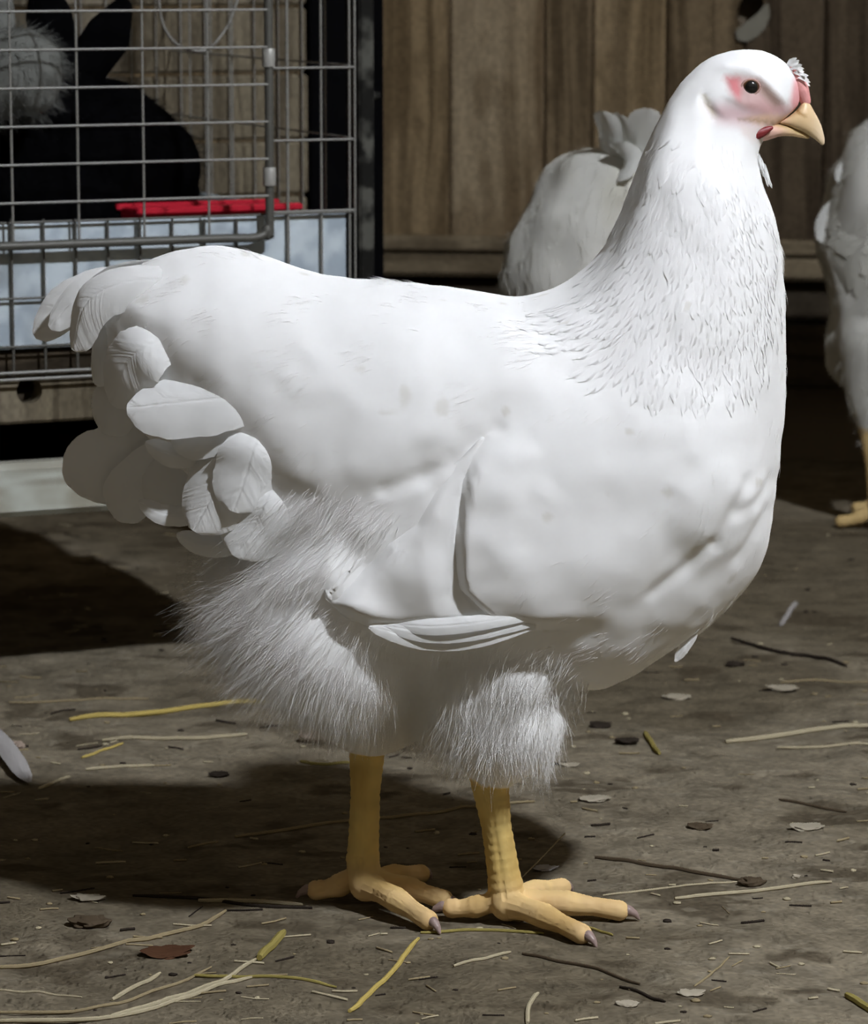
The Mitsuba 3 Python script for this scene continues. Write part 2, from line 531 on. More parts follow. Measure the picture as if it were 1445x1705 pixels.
for k, (s0, s1, a, b) in enumerate(ends):
    pr = rng.uniform(-0.0015, 0.0015)
    m = wall_box(s0 + 0.0005, s1 - 0.0005, ledge - 0.01, CEIL - 0.02, -0.04, pr, 0.003)
    if a == 1236 or b == 1236:   # the knot hole that crosses into the next board
        hs, hz = wall_point([1224, 1228, 1240, 1252, 1268, 1272, 1262, 1240, 1228], [30, 10, -8, -14, -10, 8, 24, 36, 42], 0.0)
        pts = np.stack([hs, hz], 1)
        tool = trimesh.creation.extrude_polygon(Polygon(pts), 0.2)
        tv = np.array(tool.vertices)
        tv = WALL0 + tv[:, :1] * WU + (0.1 - tv[:, 2:]) * WN + tv[:, 1:2] * np.array([0, 0, 1])
        tool = trimesh.Trimesh(tv, tool.faces)
        if tool.volume < 0:
            tool.invert()
        m = tm(man(m) - man(tool))
    obj('board', m, 'mat_' + tones[k], 'wall_back', smooth=25)
S0, S1 = -2.65, 2.65
zr = lambda py: wall_point(1330, py, 0.0)[1][0]
rails = [(zr(470), ledge - 0.012, 0.011, 'rail_wood'), (zr(538), zr(474), -0.012, 'rail_dark'), (zr(648), zr(541), 0.010, 'rail_dark')]
obj('rail', wall_box(S0, S1, ledge - 0.012, ledge + 0.003, -0.04, 0.015, 0.003), 'mat_rail_wood', 'wall_back')
for z0, z1, out, mt in rails:
    obj('rail', wall_box(S0, S1, z0 + 0.0015, z1 - 0.0015, -0.04, out, 0.004), 'mat_' + mt, 'wall_back')
hs, hz = wall_point([1228, 1238, 1252, 1266, 1276, 1278, 1270, 1258, 1244, 1230], [52, 44, 34, 22, 10, 26, 46, 58, 66, 64], 0.006)
sm = trimesh.creation.extrude_polygon(Polygon(np.stack([hs, hz], 1)).buffer(0.002), 0.003)
sv = np.array(sm.vertices)
sm = trimesh.Trimesh(WALL0 + sv[:, :1] * WU + (sv[:, 2:] + 0.002) * WN + sv[:, 1:2] * np.array([0, 0, 1]), sm.faces)
obj('splash', sm, diffuse((0.20, 0.19, 0.155)), 'wall_back', label='pale dried splash below the knot hole')

obj('wall_left', box((0.06, 6.4, CEIL), (RX0, -0.5, CEIL / 2)), 'mat_barn', kind='structure', smooth=False)
obj('wall_right', box((0.06, 6.4, CEIL), (RX1, -0.5, CEIL / 2)), 'mat_barn', kind='structure', smooth=False)
obj('wall_front', box((5.26, 0.06, CEIL), (0, RY0, CEIL / 2)), 'mat_barn', kind='structure', smooth=False)
obj('ceiling', box((5.4, 6.6, 0.06), (0, -0.5, CEIL + 0.03)), 'mat_barn', kind='structure', smooth=False)

# bulb in a tin shade over the right, fill tube added behind the camera
lamp = thing('barn_lamp', 'round bulb lamp with a tin shade hanging from the ceiling outside the frame', 'lamp')
scene[lamp + '__bulb'] = mikit.ply(trimesh.creation.icosphere(3, 0.055).apply_translation(LAMP), 'mat_clip', smooth=True,
                                   emitter={'type': 'area', 'radiance': {'type': 'rgb', 'value': [LAMP_POWER * c for c in (0.965, 1.0, 1.06)]}})
obj('shade', lathe([(0.03, 0.11), (0.05, 0.108), (0.13, 0.075), (0.132, 0.074), (0.05, 0.112), (0.03, 0.115), (0.03, 0.11)]).apply_translation(LAMP), 'mat_clip', lamp)
obj('cord', tube([LAMP + [0, 0, 0.05], LAMP + [0, 0, 0.2], [LAMP[0], LAMP[1], CEIL]], 0.006), 'mat_gap_and_cord', lamp)
for tx, ty, tz in FILL_TUBES:
    tl = thing('fill_tube_lamp', 'long ceiling tube lamp added as unseen fill behind the camera', 'lamp')
    scene[tl + '__tube'] = mikit.ply(tube([[tx - 0.6, ty, tz], [tx, ty, tz], [tx + 0.6, ty, tz]], 0.05, 16), 'mat_clip', smooth=True,
                                     emitter={'type': 'area', 'radiance': {'type': 'rgb', 'value': [FILL_TUBE_POWER * c for c in (1.0, 0.97, 0.9)]}})
    obj('housing', box((1.3, 0.12, 0.05), (tx, ty, CEIL - 0.03), 0.01), 'mat_clip', tl)
    for sx in (-1, 1):
        obj('holder', box((0.03, 0.06, CEIL - tz), (tx + sx * 0.58, ty, (CEIL + tz) / 2), 0.005), 'mat_clip', tl)


# ------------------------------------------------------------------ feathers
def feather(path, normal, width, camber=0.18, nu=16, nv=8, ragged=0.03, base=0.35, seed=0):
    """A single feather: a cambered vane along the path, rounded at its tip. Returns (mesh, uv)."""
    p = bez(path, nu)
    t = np.gradient(p, axis=0)
    t /= np.linalg.norm(t, axis=1, keepdims=True)
    chord = (p[-1] - p[0]) / np.linalg.norm(p[-1] - p[0])
    t = ndimage.gaussian_filter1d(t, nu / 5.0, axis=0, mode='nearest') * 0.65 + 0.35 * chord      # vanes turn less than the shaft
    t /= np.linalg.norm(t, axis=1, keepdims=True)
    n = np.broadcast_to(np.asarray(normal, float), p.shape)
    n = n - (n * t).sum(1, keepdims=True) * t
    n /= np.linalg.norm(n, axis=1, keepdims=True)
    s = np.cross(t, n)
    u = np.linspace(0, 1, nu)
    u2 = 1 - (1 - u) ** 1.6 * 1.0
    prof = np.minimum(1, base + (1 - base) * u / 0.45) * np.sqrt(np.clip(1 - np.clip((u - 0.62) / 0.385, 0, 1) ** 2.4, 0, 1))
    vv = np.linspace(-1, 1, nv)
    r = np.random.default_rng(seed)
    rag = 1 + ragged * r.standard_normal((nu, nv)) * (np.abs(vv) > 0.7)
    off = width / 2 * prof[:, None] * vv[None] * rag
    lift = -camber * width * vv[None] ** 2 * prof[:, None] + 0.0006 * np.exp(-(vv / 0.12) ** 2)[None]
    v = p[:, None] + s[:, None] * off[..., None] + n[:, None] * lift[..., None]
    i, j = np.meshgrid(np.arange(nu - 1), np.arange(nv - 1), indexing='ij')
    a = i * nv + j
    q = np.stack([a, a + nv, a + nv + 1, a + 1], -1).reshape(-1, 4)
    m = trimesh.Trimesh(v.reshape(-1, 3), np.vstack([q[:, [0, 1, 2]], q[:, [0, 2, 3]]]), process=False)
    along = np.concatenate([[0], np.cumsum(np.linalg.norm(np.diff(p, axis=0), axis=1))])
    m.metadata['uv'] = np.stack([np.repeat(along, nv) + 0.37 * (seed % 11), off.ravel()], 1)
    return m


def scatter_feathers(field, pts, flow, length, width, lift, seed=1):
    """Small body feathers laid like shingles over the surface; flow: unit tangents; one mesh."""
    r = np.random.default_rng(seed)
    n = field.normal(pts)
    t = flow - (flow * n).sum(1, keepdims=True) * n
    t /= np.linalg.norm(t, axis=1, keepdims=True) + 1e-9
    s = np.cross(n, t)
    us = np.array([0, 0.3, 0.6, 0.82, 1.0])
    ws = np.array([0.5, 0.9, 1.0, 0.86, 0.38])
    vs = np.array([-1, -0.55, 0, 0.55, 1.0])
    N = len(pts)
    sag = np.array([0, 0, 0, -0.06, -0.16])[None, :, None] * (1 - vs[None, None, :] ** 2) * -1    # rounded tips
    V = (pts[:, None, None] + t[:, None, None] * (length[:, None, None] * (us[None, :, None] + sag - np.array([0, 0, 0, 0, 0.16])[None, :, None]))[..., None]
         + s[:, None, None] * (width[:, None] * ws / 2)[:, :, None, None] * vs[None, None, :, None])
    flat = field.onto(V.reshape(-1, 3), 4)
    nn = field.normal(flat)
    up = (-0.0012 + (lift[:, None] + 0.0012) * us[None] ** 1.2)[:, :, None] - np.array([0.0008, 0.0003, 0, 0.0003, 0.0008])[None, None, :] * np.ones((N, 5, 1))
    V = flat + nn * up.reshape(-1, 1)
    k = np.arange(N)[:, None, None] * 25
    i, j = np.meshgrid(np.arange(4), np.arange(4), indexing='ij')
    a = (k + (i * 5 + j)[None]).reshape(-1)
    q = np.stack([a, a + 5, a + 6, a + 1], 1)
    return trimesh.Trimesh(V, np.vstack([q[:, [0, 1, 2]], q[:, [0, 2, 3]]]), process=False)


def scatter_hairs(roots, dirs, length, radius, bend, seed=1, seg=4):
    """Fine tapering filaments of down; one mesh."""
    r = np.random.default_rng(seed)
    N = len(roots)
    d = dirs / np.linalg.norm(dirs, axis=1, keepdims=True)
    a = np.cross(d, r.standard_normal((N, 3)))
    a /= np.linalg.norm(a, axis=1, keepdims=True)
    b = np.cross(d, a)
    u = np.linspace(0, 1, seg + 1)
    c = roots[:, None] + d[:, None] * (length[:, None] * u)[..., None] + bend[:, None] * (length[:, None] * u ** 2)[..., None]
    rad = np.broadcast_to(radius, (N,))[:, None] * np.array([1.0 - 0.9 * x for x in u])[None]
    ang = np.arange(3) * 2 * np.pi / 3
    V = c[:, :, None] + rad[:, :, None, None] * (np.cos(ang)[None, None, :, None] * a[:, None, None] + np.sin(ang)[None, None, :, None] * b[:, None, None])
    n = (seg + 1) * 3
    i, j = np.meshgrid(np.arange(seg), np.arange(3), indexing='ij')
    base = np.arange(N)[:, None] * n
    f = lambda x: (base + x.ravel()[None]).reshape(-1)
    q = np.stack([f(i * 3 + j), f(i * 3 + (j + 1) % 3), f((i + 1) * 3 + (j + 1) % 3), f((i + 1) * 3 + j)], 1)
    return trimesh.Trimesh(V.reshape(-1, 3), np.vstack([q[:, [0, 1, 2]], q[:, [0, 2, 3]]]), process=False)


# ------------------------------------------------------------------ the white hen in front
hen = thing('white_hen', 'large white hen standing side-on in the foreground with yellow legs, facing right', 'hen')
foot_near = PZ(836, 1512, 0.008)[0]
foot_far = PZ(598, 1478, 0.008)[0]
Y0 = (foot_near[1] + foot_far[1]) / 2
CORE_PX = [(1322, 104), (1300, 88), (1265, 77), (1225, 78), (1185, 88), (1155, 108), (1130, 135), (1112, 165), (1095, 200), (1078, 240), (1060, 285), (1045, 330),
           (1030, 370), (1010, 415), (985, 446), (955, 470), (920, 488), (880, 498), (840, 498), (800, 491), (760, 483), (700, 476), (640, 470), (580, 466), (540, 462),
           (500, 450), (460, 434), (420, 420), (380, 413), (340, 412), (300, 416), (260, 427), (215, 450), (185, 485), (170, 530), (172, 590), (195, 650), (240, 715),
           (300, 780), (360, 835), (390, 890), (372, 940), (352, 985), (360, 1040), (405, 1090), (470, 1130), (550, 1160), (640, 1165), (740, 1155), (850, 1140), (950, 1140),
           (1010, 1140), (1060, 1115), (1110, 1078), (1170, 1045), (1215, 1004), (1256, 958), (1277, 905), (1284, 850), (1292, 790), (1299, 720), (1304, 640), (1306, 560),
           (1304, 480), (1299, 410), (1289, 360), (1275, 322), (1266, 295), (1262, 262), (1266, 240), (1280, 224), (1300, 209), (1322, 196), (1338, 184), (1343, 160), (1340, 130)]
poly = P(*np.array(CORE_PX, float).T, Y0)[:, [0, 2]]


def hen_tweak(X, Z):
    q = np.stack([X.ravel(), np.full(X.size, Y0), Z.ravel()], 1)
    px, py = project(q)
    head = sstep(330, 190, py) * sstep(1080, 1150, px)
    tailw = sstep(420, 200, px)
    t = (1 - 0.36 * head - 0.10 * tailw) * (1 - 0.42 * sstep(1262, 1335, px) * sstep(330, 240, py))
    return t.reshape(X.shape)


core = Inflated(poly, Y0, 0.76, hen_tweak, top=0.125)


def near_surface(px, py):
    """The point of the hen's near flank seen at a pixel."""
    y = np.full(np.shape(px), Y0 - 0.06)
    for _ in range(14):
        q = P(px, py, y)
        y = 0.5 * y + 0.5 * (Y0 - core.thick(q[:, 0], q[:, 2]))
    return P(px, py, y)


def rounded_leg(hock, ankle, toes, r_top, r_low, spur=None):
    """Shank and toes of one leg as a solid; toes: lists of points."""
    hock, ankle = np.asarray(hock), np.asarray(ankle)
    mid = (hock * 0.55 + ankle * 0.45)
    out = chain([hock + (hock - ankle) * 0.12, hock, mid, ankle + (hock - ankle) * 0.12, ankle], [r_top * 1.15, r_top * 1.12, r_top * 0.86, r_low * 1.02, r_low * 1.12])
    for tp, rad in toes:
        out = out + chain(tp, rad, 16)
    return out


def toe_points(root, tip, z_tip=0.006, arch=0.004, n=5):
    root, tip = np.asarray(root, float), np.asarray(tip, float)
    t = np.linspace(0, 1, n)[:, None]
    p = root + (tip - root) * t
    p[:, 2] = root[2] * (1 - t[:, 0]) ** 1.6 + z_tip * (1 - (1 - t[:, 0]) ** 1.6) + arch * np.sin(np.pi * t[:, 0]) * 0.6
    return p


def knuckled(n, r0, r1):
    t = np.linspace(0, 1, n)
    r = r0 + (r1 - r0) * t
    return r * (1 + 0.10 * np.cos(t * np.pi * 2 * 2))


yn, yf = foot_near[1], foot_far[1]
hock_n, ank_n = P(813, 1288, yn)[0], P(842, 1478, yn)[0]
hock_f, ank_f = P(612, 1225, yf)[0], P(604, 1432, yf)[0]
pad_n = np.array([*PZ(845, 1508, 0.010)[0][:2], 0.011])
pad_f = np.array([*PZ(610, 1482, 0.010)[0][:2], 0.013])
toe_n = [(toe_points(pad_n, PZ(968, 1555, 0.006)[0]), knuckled(5, 0.0074, 0.0050)),
         (toe_points(pad_n + [0.004, 0.004, 0], PZ(1030, 1516, 0.007)[0], 0.007), knuckled(5, 0.0072, 0.0050)),
         (toe_points(pad_n + [0, 0.006, 0], PZ(935, 1478, 0.006)[0]), knuckled(5, 0.0068, 0.0048)),
         (toe_points(ank_n + [-0.003, 0, -0.006], PZ(752, 1512, 0.007)[0], 0.007, -0.001), knuckled(5, 0.0064, 0.0048))]
toe_f = [(toe_points(pad_f, PZ(712, 1532, 0.006)[0]), knuckled(5, 0.0074, 0.0050)),
         (toe_points(pad_f + [0.004, 0.004, 0], PZ(738, 1498, 0.007)[0], 0.007), knuckled(5, 0.0072, 0.0050)),
         (toe_points(pad_f + [0, 0.006, 0], PZ(700, 1455, 0.006)[0]), knuckled(5, 0.0068, 0.0048)),
         (toe_points(ank_f + [0, 0, -0.006], P(527, 1482, yf)[0], P(527, 1482, yf)[0][2], -0.001), knuckled(5, 0.0068, 0.0050))]
legs_solid = m3.Manifold()
for hk, an, pad, toes, rl in ((hock_n, ank_n, pad_n, toe_n, 0.0085), (hock_f, ank_f, pad_f, toe_f, 0.0082)):
    leg = rounded_leg(hk, an, toes, 0.0092, rl)
    leg = leg + chain([an, pad], [rl * 1.05, 0.0092])
    legs_solid = legs_solid + leg
legs_solid = legs_solid.refine_to_length(0.0016)
lm = trimesh.smoothing.filter_taubin(tm(legs_solid), iterations=10)
# scutes: bands across the shanks and toes
lv, ln = np.array(lm.vertices), np.array(lm.vertex_normals)
for hk, an in ((hock_n, ank_n), (hock_f, ank_f)):
    ax = (an - hk) / np.linalg.norm(an - hk)
    s = (lv - hk) @ ax
    rr = np.linalg.norm(lv - hk - s[:, None] * ax, axis=1)
    on = (rr < 0.014) & (s > -0.012) & (s < np.linalg.norm(an - hk) + 0.004)
    ph = (s + 0.0012 * np.sign(lv[:, 0] - hk[0])) / 0.0050
    saw = (ph - np.floor(ph))
    lv[on] += ln[on] * (-0.0005 * np.exp(-((saw[on] - 0.5) / 0.16) ** 2))[:, None]
    groove = np.exp(-((lv[:, 0] - (hk + s[:, None] * ax)[:, 0] + 0.001) / 0.0012) ** 2) * (ln[:, 1] < 0)
    lv[on] -= ln[on] * (0.0006 * groove[on])[:, None]
for toes in (toe_n, toe_f):
    for tp, _ in toes:
        d = tp[-1] - tp[0]
        L = np.linalg.norm(d)
        s = (lv - tp[0]) @ d / L
        rr = np.linalg.norm(lv - tp[0] - s[:, None] * d / L, axis=1)
        on = (rr < 0.012) & (s > 0.012) & (s < L) & (ln[:, 2] > 0.1)
        saw = s / 0.0038 - np.floor(s / 0.0038)
        lv[on] += ln[on] * (-0.00045 * np.exp(-((saw[on] - 0.5) / 0.16) ** 2))[:, None]
lm = trimesh.Trimesh(lv, lm.faces, process=False)

cm = core.mesh(0.003)
v, n = np.array(cm.vertices), None
n = core.normal(v)
px, py = project(v)
# soft relief of the plumage, the same on both flanks
RELIEF = [
    ([(1000, 420), (1060, 330), (1110, 190), (1172, 150), (1178, 200), (1182, 270), (1215, 330), (1255, 420), (1270, 520), (1240, 600), (1150, 640), (1040, 620), (940, 560), (900, 500)], 0.0030, 26),
    ([(440, 470), (600, 480), (840, 510), (940, 590), (900, 660), (825, 712), (740, 770), (640, 815), (540, 850), (470, 830), (430, 760), (330, 660), (250, 600), (200, 500)], 0.0052, 64),
    ([(900, 640), (1090, 600), (1230, 640), (1275, 760), (1260, 860), (1190, 920), (1080, 990), (980, 1010), (880, 1020), (800, 1000), (760, 900), (790, 740)], 0.0050, 90),
    ([(1100, 800), (1200, 760), (1278, 800), (1270, 900), (1230, 960), (1170, 940), (1110, 890)], 0.0025, 50),
    ([(440, 920), (560, 900), (640, 1000), (650, 1100), (600, 1180), (480, 1140), (370, 1050), (360, 970)], 0.0090, 50),
]


def line_dist(line, px, py):
    return np.array(shapely.distance(LineString(line), shapely.points(px, py)))


FRONT = [(806, 732), (790, 770), (776, 800), (768, 850), (762, 900), (764, 950), (768, 978), (790, 1000), (812, 1022), (835, 1042), (858, 1052)]


def Polygon_side(px, py):
    """True to the right of the coverts' front edge."""
    f = np.array(FRONT, float)
    return px > np.interp(py, f[:, 1], f[:, 0])


def covert_step(px, py):
    """The wing coverts lap over the secondaries with a soft step along their front edge."""
    e = line_dist(FRONT, px, py)
    signed = np.where(Polygon_side(px, py), e, -e)
    return 0.0070 * sstep(-6, 12, signed) * np.exp(-(e / 120.0) ** 1.5) * sstep(715, 830, py) * sstep(1056, 1010, py)


GROOVES = [[(1285, 800), (1255, 832), (1222, 850)], [(1277, 850), (1245, 900), (1228, 930)], [(1180, 905), (1140, 945), (1085, 988)], [(1232, 800), (1200, 860), (1185, 900)], [(640, 815), (740, 778), (828, 712)]]


def relief(p):
    """How far the plumage stands off the smooth body at points p, along the normal."""
    qx, qy = project(p)
    nn = core.normal(p)
    d = np.zeros(len(p))
    for k, (pg, amp, wd) in enumerate(RELIEF):
        d += amp * sstep(-wd * 0.35, wd, poly_dist(pg, qx, qy)) * (sstep(620, 380, qy) if k == 0 else 1.0)
    for line in GROOVES:
        d -= 0.0020 * np.exp(-(line_dist(line, qx, qy) / 12.0) ** 2)
    d += (0.0022 * vnoise(p, 0.050, 1) + 0.0010 * vnoise(p, 0.024, 2) + 0.0006 * vnoise(p, 0.010, 5)) * sstep(200, 330, qy)
    return d * np.maximum(sstep(0.15, 0.6, np.abs(nn[:, 1])), 0.35) + covert_step(qx, qy) * sstep(0.1, 0.5, np.abs(nn[:, 1]))


face_on = sstep(0.15, 0.6, np.abs(n[:, 1]))
v = v + n * relief(v)[:, None]
# brow, cheek and the ear crease of the head
px, py = project(v)
dl = lambda line: np.array(shapely.distance(LineString(line), shapely.points(px, py)))
v += n * (-0.0022 * np.exp(-(dl([(1170, 158), (1175, 172), (1186, 186), (1192, 196)]) / 5.0) ** 2) * face_on)[:, None]
v += n * (0.0013 * np.exp(-(dl([(1205, 112), (1240, 114), (1275, 135), (1300, 165)]) / 9.0) ** 2) * face_on)[:, None]
v += n * (-0.0009 * np.exp(-(dl([(1215, 135), (1235, 130), (1265, 142), (1292, 175)]) / 9.0) ** 2) * face_on)[:, None]
v += n * (0.0014 * np.exp(-(dl([(1215, 160), (1235, 172), (1258, 170)]) / 5.0) ** 2) * face_on)[:, None]
v += n * (-0.0012 * np.exp(-(dl([(1200, 200), (1230, 198), (1268, 201)]) / 4.0) ** 2) * face_on)[:, None]
cm = trimesh.Trimesh(v, cm.faces, process=False)
thigh_n = chain([P(760, 1040, yn + 0.018)[0], P(800, 1125, yn + 0.002)[0], P(842, 1195, yn - 0.004)[0], P(824, 1262, yn)[0], P(815, 1296, yn)[0]], [0.048, 0.040, 0.031, 0.017, 0.009], 32)
thigh_n = thigh_n + chain([P(800, 1120, yn - 0.004)[0], P(900, 1152, yn)[0], P(880, 1205, yn)[0]], [0.034, 0.017, 0.015], 24)
thigh_f = chain([P(620, 1060, yf)[0], P(620, 1130, yf)[0], P(617, 1185, yf)[0], P(613, 1228, yf)[0]], [0.055, 0.040, 0.024, 0.010], 32)
thigh_n = thigh_n + chain([P(770, 1135, yn - 0.012)[0], P(850, 1112, yn - 0.016)[0], P(915, 1122, yn - 0.006)[0]], [0.026, 0.026, 0.014], 24)
vent_n = chain([P(462, 1000, Y0 - 0.030)[0], P(524, 1055, Y0 - 0.040)[0], P(580, 1095, Y0 - 0.036)[0], P(600, 1140, Y0 - 0.028)[0]], [0.034, 0.038, 0.035, 0.024], 28)
vent = vent_n + chain([P(470, 1010, Y0)[0], P(560, 1100, Y0)[0]], [0.035, 0.026], 32)
soft = man(cm) + thigh_n + thigh_f + vent
soft = soft.refine_to_length(0.0030)
sm = trimesh.smoothing.filter_taubin(tm(soft), iterations=8)
whole = man(sm) + man(lm)
bm = tm(whole)
bv = np.array(bm.vertices)
bpx, bpy = project(bv)


def cmix(c, rgb, w):
    return c * (1 - w[:, None]) + np.array(rgb) * w[:, None]


col = np.tile(np.array(WHITE), (len(bv), 1))
near_leg = cKDTree(np.array(lm.vertices)).query(bv)[0] < 0.0012
below = np.where(bpx < 720, sstep(1212, 1232, bpy), sstep(1276, 1298, bpy))
legw = near_leg * below
nz1 = 0.5 + 0.5 * vnoise(bv, 0.006, 3)
nz2 = 0.5 + 0.5 * vnoise(bv, 0.016, 8)
yel = np.array([0.76, 0.57, 0.21])[None] * (0.82 + 0.3 * nz1[:, None]) * np.array([1, 1, 1.0])
yel = cmix(yel, (0.74, 0.49, 0.29), 0.75 * sstep(0.034, 0.010, bv[:, 2]) * (0.5 + 0.5 * nz2))          # pinker toes
yel = cmix(yel, (0.50, 0.32, 0.09), 0.55 * sstep(0.45, 0.75, nz2))
yel = cmix(yel, (0.22, 0.16, 0.09), 0.8 * sstep(0.006, 0.0015, bv[:, 2]) * nz1)          # earth on the soles
col = col * (1 - legw[:, None]) + yel * legw[:, None]
side = bpy < 330


def face_mask(pg, soft_):
    return sstep(-soft_, soft_, poly_dist(pg, bpx, bpy)) * side


PINK = [([(1180, 176), (1215, 170), (1240, 174), (1290, 172), (1320, 180), (1345, 172), (1350, 200), (1318, 212), (1270, 214), (1232, 210), (1196, 204)], (0.52, 0.33, 0.35), 16, 0.80),
        ([(1205, 130), (1225, 124), (1262, 130), (1292, 158), (1315, 186), (1280, 192), (1252, 186), (1225, 172)], (0.47, 0.26, 0.25), 8, 0.80),
        ([(1208, 128), (1230, 130), (1234, 150), (1230, 166), (1218, 152)], (0.60, 0.16, 0.18), 7, 0.85),
        ([(1322, 132), (1334, 128), (1347, 160), (1345, 186), (1322, 192), (1316, 170)], (0.72, 0.32, 0.33), 6, 0.9),
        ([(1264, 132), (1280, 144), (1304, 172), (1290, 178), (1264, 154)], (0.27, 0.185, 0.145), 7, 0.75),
        ([(1240, 196), (1275, 190), (1325, 194), (1345, 210), (1320, 216), (1262, 208)], (0.64, 0.43, 0.27), 6, 0.75),
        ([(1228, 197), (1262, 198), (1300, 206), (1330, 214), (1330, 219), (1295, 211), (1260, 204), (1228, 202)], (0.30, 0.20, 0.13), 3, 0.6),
        ([(1232, 208), (1270, 212), (1300, 218), (1296, 232), (1262, 240), (1236, 226)], (0.70, 0.60, 0.57), 6, 0.6),
        ([(1168, 155), (1176, 158), (1190, 184), (1194, 198), (1186, 194), (1172, 172)], (0.36, 0.31, 0.22), 5, 0.75)]  # ear crease: shade between the feathers painted into the colour
for pg, rgb, sf, w in PINK:
    col = cmix(col, rgb, w * face_mask(pg, sf))
# greyish dust on the plumage, in small specks
speck = sstep(0.86, 0.93, 0.5 + 0.5 * vnoise(bv, 0.010, 21)) * (legw < 0.1) * (bpy > 400)
col = cmix(col, (0.55, 0.53, 0.46), 0.35 * speck)
obj('body', bm, 'mat_hen_skin', hen, smooth=True, color=col)

# claws
for toes, zs in ((toe_n, 1), (toe_f, 1)):
    for tp, _ in toes:
        d = tp[-1] - tp[-2]
        d = d / np.linalg.norm(d)
        p = tp[-1]
        pts = [p + d * 0.001, p + d * 0.005 + [0, 0, 0.0010], p + d * 0.0085 + [0, 0, -0.0004], p + d * 0.0105 + [0, 0, -0.0026]]
        obj('claw', tm(chain(pts, [0.0032, 0.0028, 0.0018, 0.0007], 14)), 'mat_claw', hen)

# head: beak, comb, wattle, eye
def wedge(px_poly, half, base_px, tip_px, seg=3):
    """A beak half: the side outline, thick at its base and narrow towards its tip."""
    pg = Inflated(P(*np.array(px_poly, float).T, Y0)[:, [0, 2]], Y0, 1.0, step=0.0006)
    m = pg.mesh(0.0011)
    v = np.array(m.vertices)
    qx, _ = project(v)
    want = np.interp(qx, [base_px, tip_px], half)
    peak = np.sqrt(pg.h2.max())
    v[:, 1] = Y0 + (v[:, 1] - Y0) / peak * want
    return trimesh.Trimesh(v, m.faces, process=False)


up_beak = wedge([(1262, 201), (1290, 199), (1312, 193), (1326, 182), (1338, 160), (1347, 166), (1357, 184), (1367, 203), (1374, 222), (1377, 240), (1372, 250), (1364, 243), (1354, 232), (1335, 222), (1310, 213), (1285, 208), (1264, 207)], (0.0125, 0.0026), 1266, 1374)
lo_beak = wedge([(1256, 200), (1285, 202), (1315, 207), (1340, 216), (1360, 233), (1348, 236), (1322, 230), (1298, 229), (1276, 236), (1258, 240)], (0.0118, 0.0024), 1262, 1356)
for nm, m, dark in (('upper_beak', up_beak, 0), ('lower_beak', lo_beak, 1)):
    bvv = np.array(m.vertices)
    qx, qy = project(bvv)
    c = np.tile(np.array([0.66, 0.48, 0.27]), (len(bvv), 1))
    c = cmix(c, (0.72, 0.58, 0.40), sstep(1340, 1375, qx))
    c = cmix(c, (0.66, 0.40, 0.36), sstep(1325, 1285, qx) * 0.8)
    ed = np.array(shapely.distance(LineString([(1245, 200), (1285, 205), (1320, 213), (1345, 224), (1362, 240)]), shapely.points(qx, qy)))
    c = cmix(c, (0.34, 0.24, 0.09), 0.75 * np.exp(-(ed / 5.0) ** 2))
    nost = np.array(shapely.distance(LineString([(1324, 178), (1330, 188), (1340, 193)]), shapely.points(qx, qy)))
    c = cmix(c, (0.36, 0.20, 0.06), 0.9 * np.exp(-(nost / 3.0) ** 2))
    obj(nm, m, 'mat_horn', hen, smooth=True, color=c)
comb_p = [P(1316, 120, Y0)[0], P(1328, 136, Y0)[0], P(1335, 152, Y0)[0], P(1341, 168, Y0)[0]]
comb = chain(comb_p, [0.0026, 0.0038, 0.0038, 0.0028], 16) + ball(P(1326, 128, Y0)[0], 0.0030) + ball(P(1336, 148, Y0)[0], 0.0032)
obj('comb', trimesh.smoothing.filter_taubin(tm(comb.refine_to_length(0.001)), iterations=6), 'mat_comb', hen, label='small pale pink comb')
for sgn in (-1, 1):
    wy = Y0 + sgn * 0.0115
    w = chain([P(1236, 221, wy)[0], P(1252, 225, wy)[0], P(1268, 220, wy)[0], P(1284, 213, wy)[0]], [0.0026, 0.0034, 0.0026, 0.0010], 16)
    wm = trimesh.smoothing.filter_taubin(tm(w.refine_to_length(0.001)), iterations=4)
    obj('wattle', wm, 'mat_wattle', hen, label='dark red wattle')
    # eye: ball with pupil and brown iris, ringed by a lid
    ex = P(1250, 145, Y0 + sgn * 0.012)[0]
    q = near_surface(np.array([1250.0]), np.array([145.0]))[0]
    ey = Y0 + sgn * (Y0 - q[1] - 0.0012)
    c0 = np.array([P(1250, 145, Y0 - (Y0 - q[1]))[0][0], ey, P(1250, 145, Y0 - (Y0 - q[1]))[0][2]])
    e = trimesh.creation.icosphere(4, 0.0041)
    ev = np.array(e.vertices) * [1, 0.7, 0.95]
    ang = np.hypot(ev[:, 0] - 0.0002, ev[:, 2])
    ec = np.tile(np.array([0.13, 0.06, 0.025]), (len(ev), 1))
    ec = cmix(ec, (0.004, 0.004, 0.004), sstep(0.0036, 0.0030, ang))
    obj('eye', trimesh.Trimesh(ev + c0, e.faces, process=False), 'mat_eye', hen, smooth=True, color=ec, label='dark round eye')
    th = np.linspace(0, 2 * np.pi, 41)
    ring = np.stack([0.0042 * np.cos(th) * 1.08, np.full(41, sgn * 0.0008), 0.0037 * np.sin(th)], 1) + c0
    obj('eyelid', tube(ring, 0.0006, 8), 'mat_lid', hen, smooth=True)
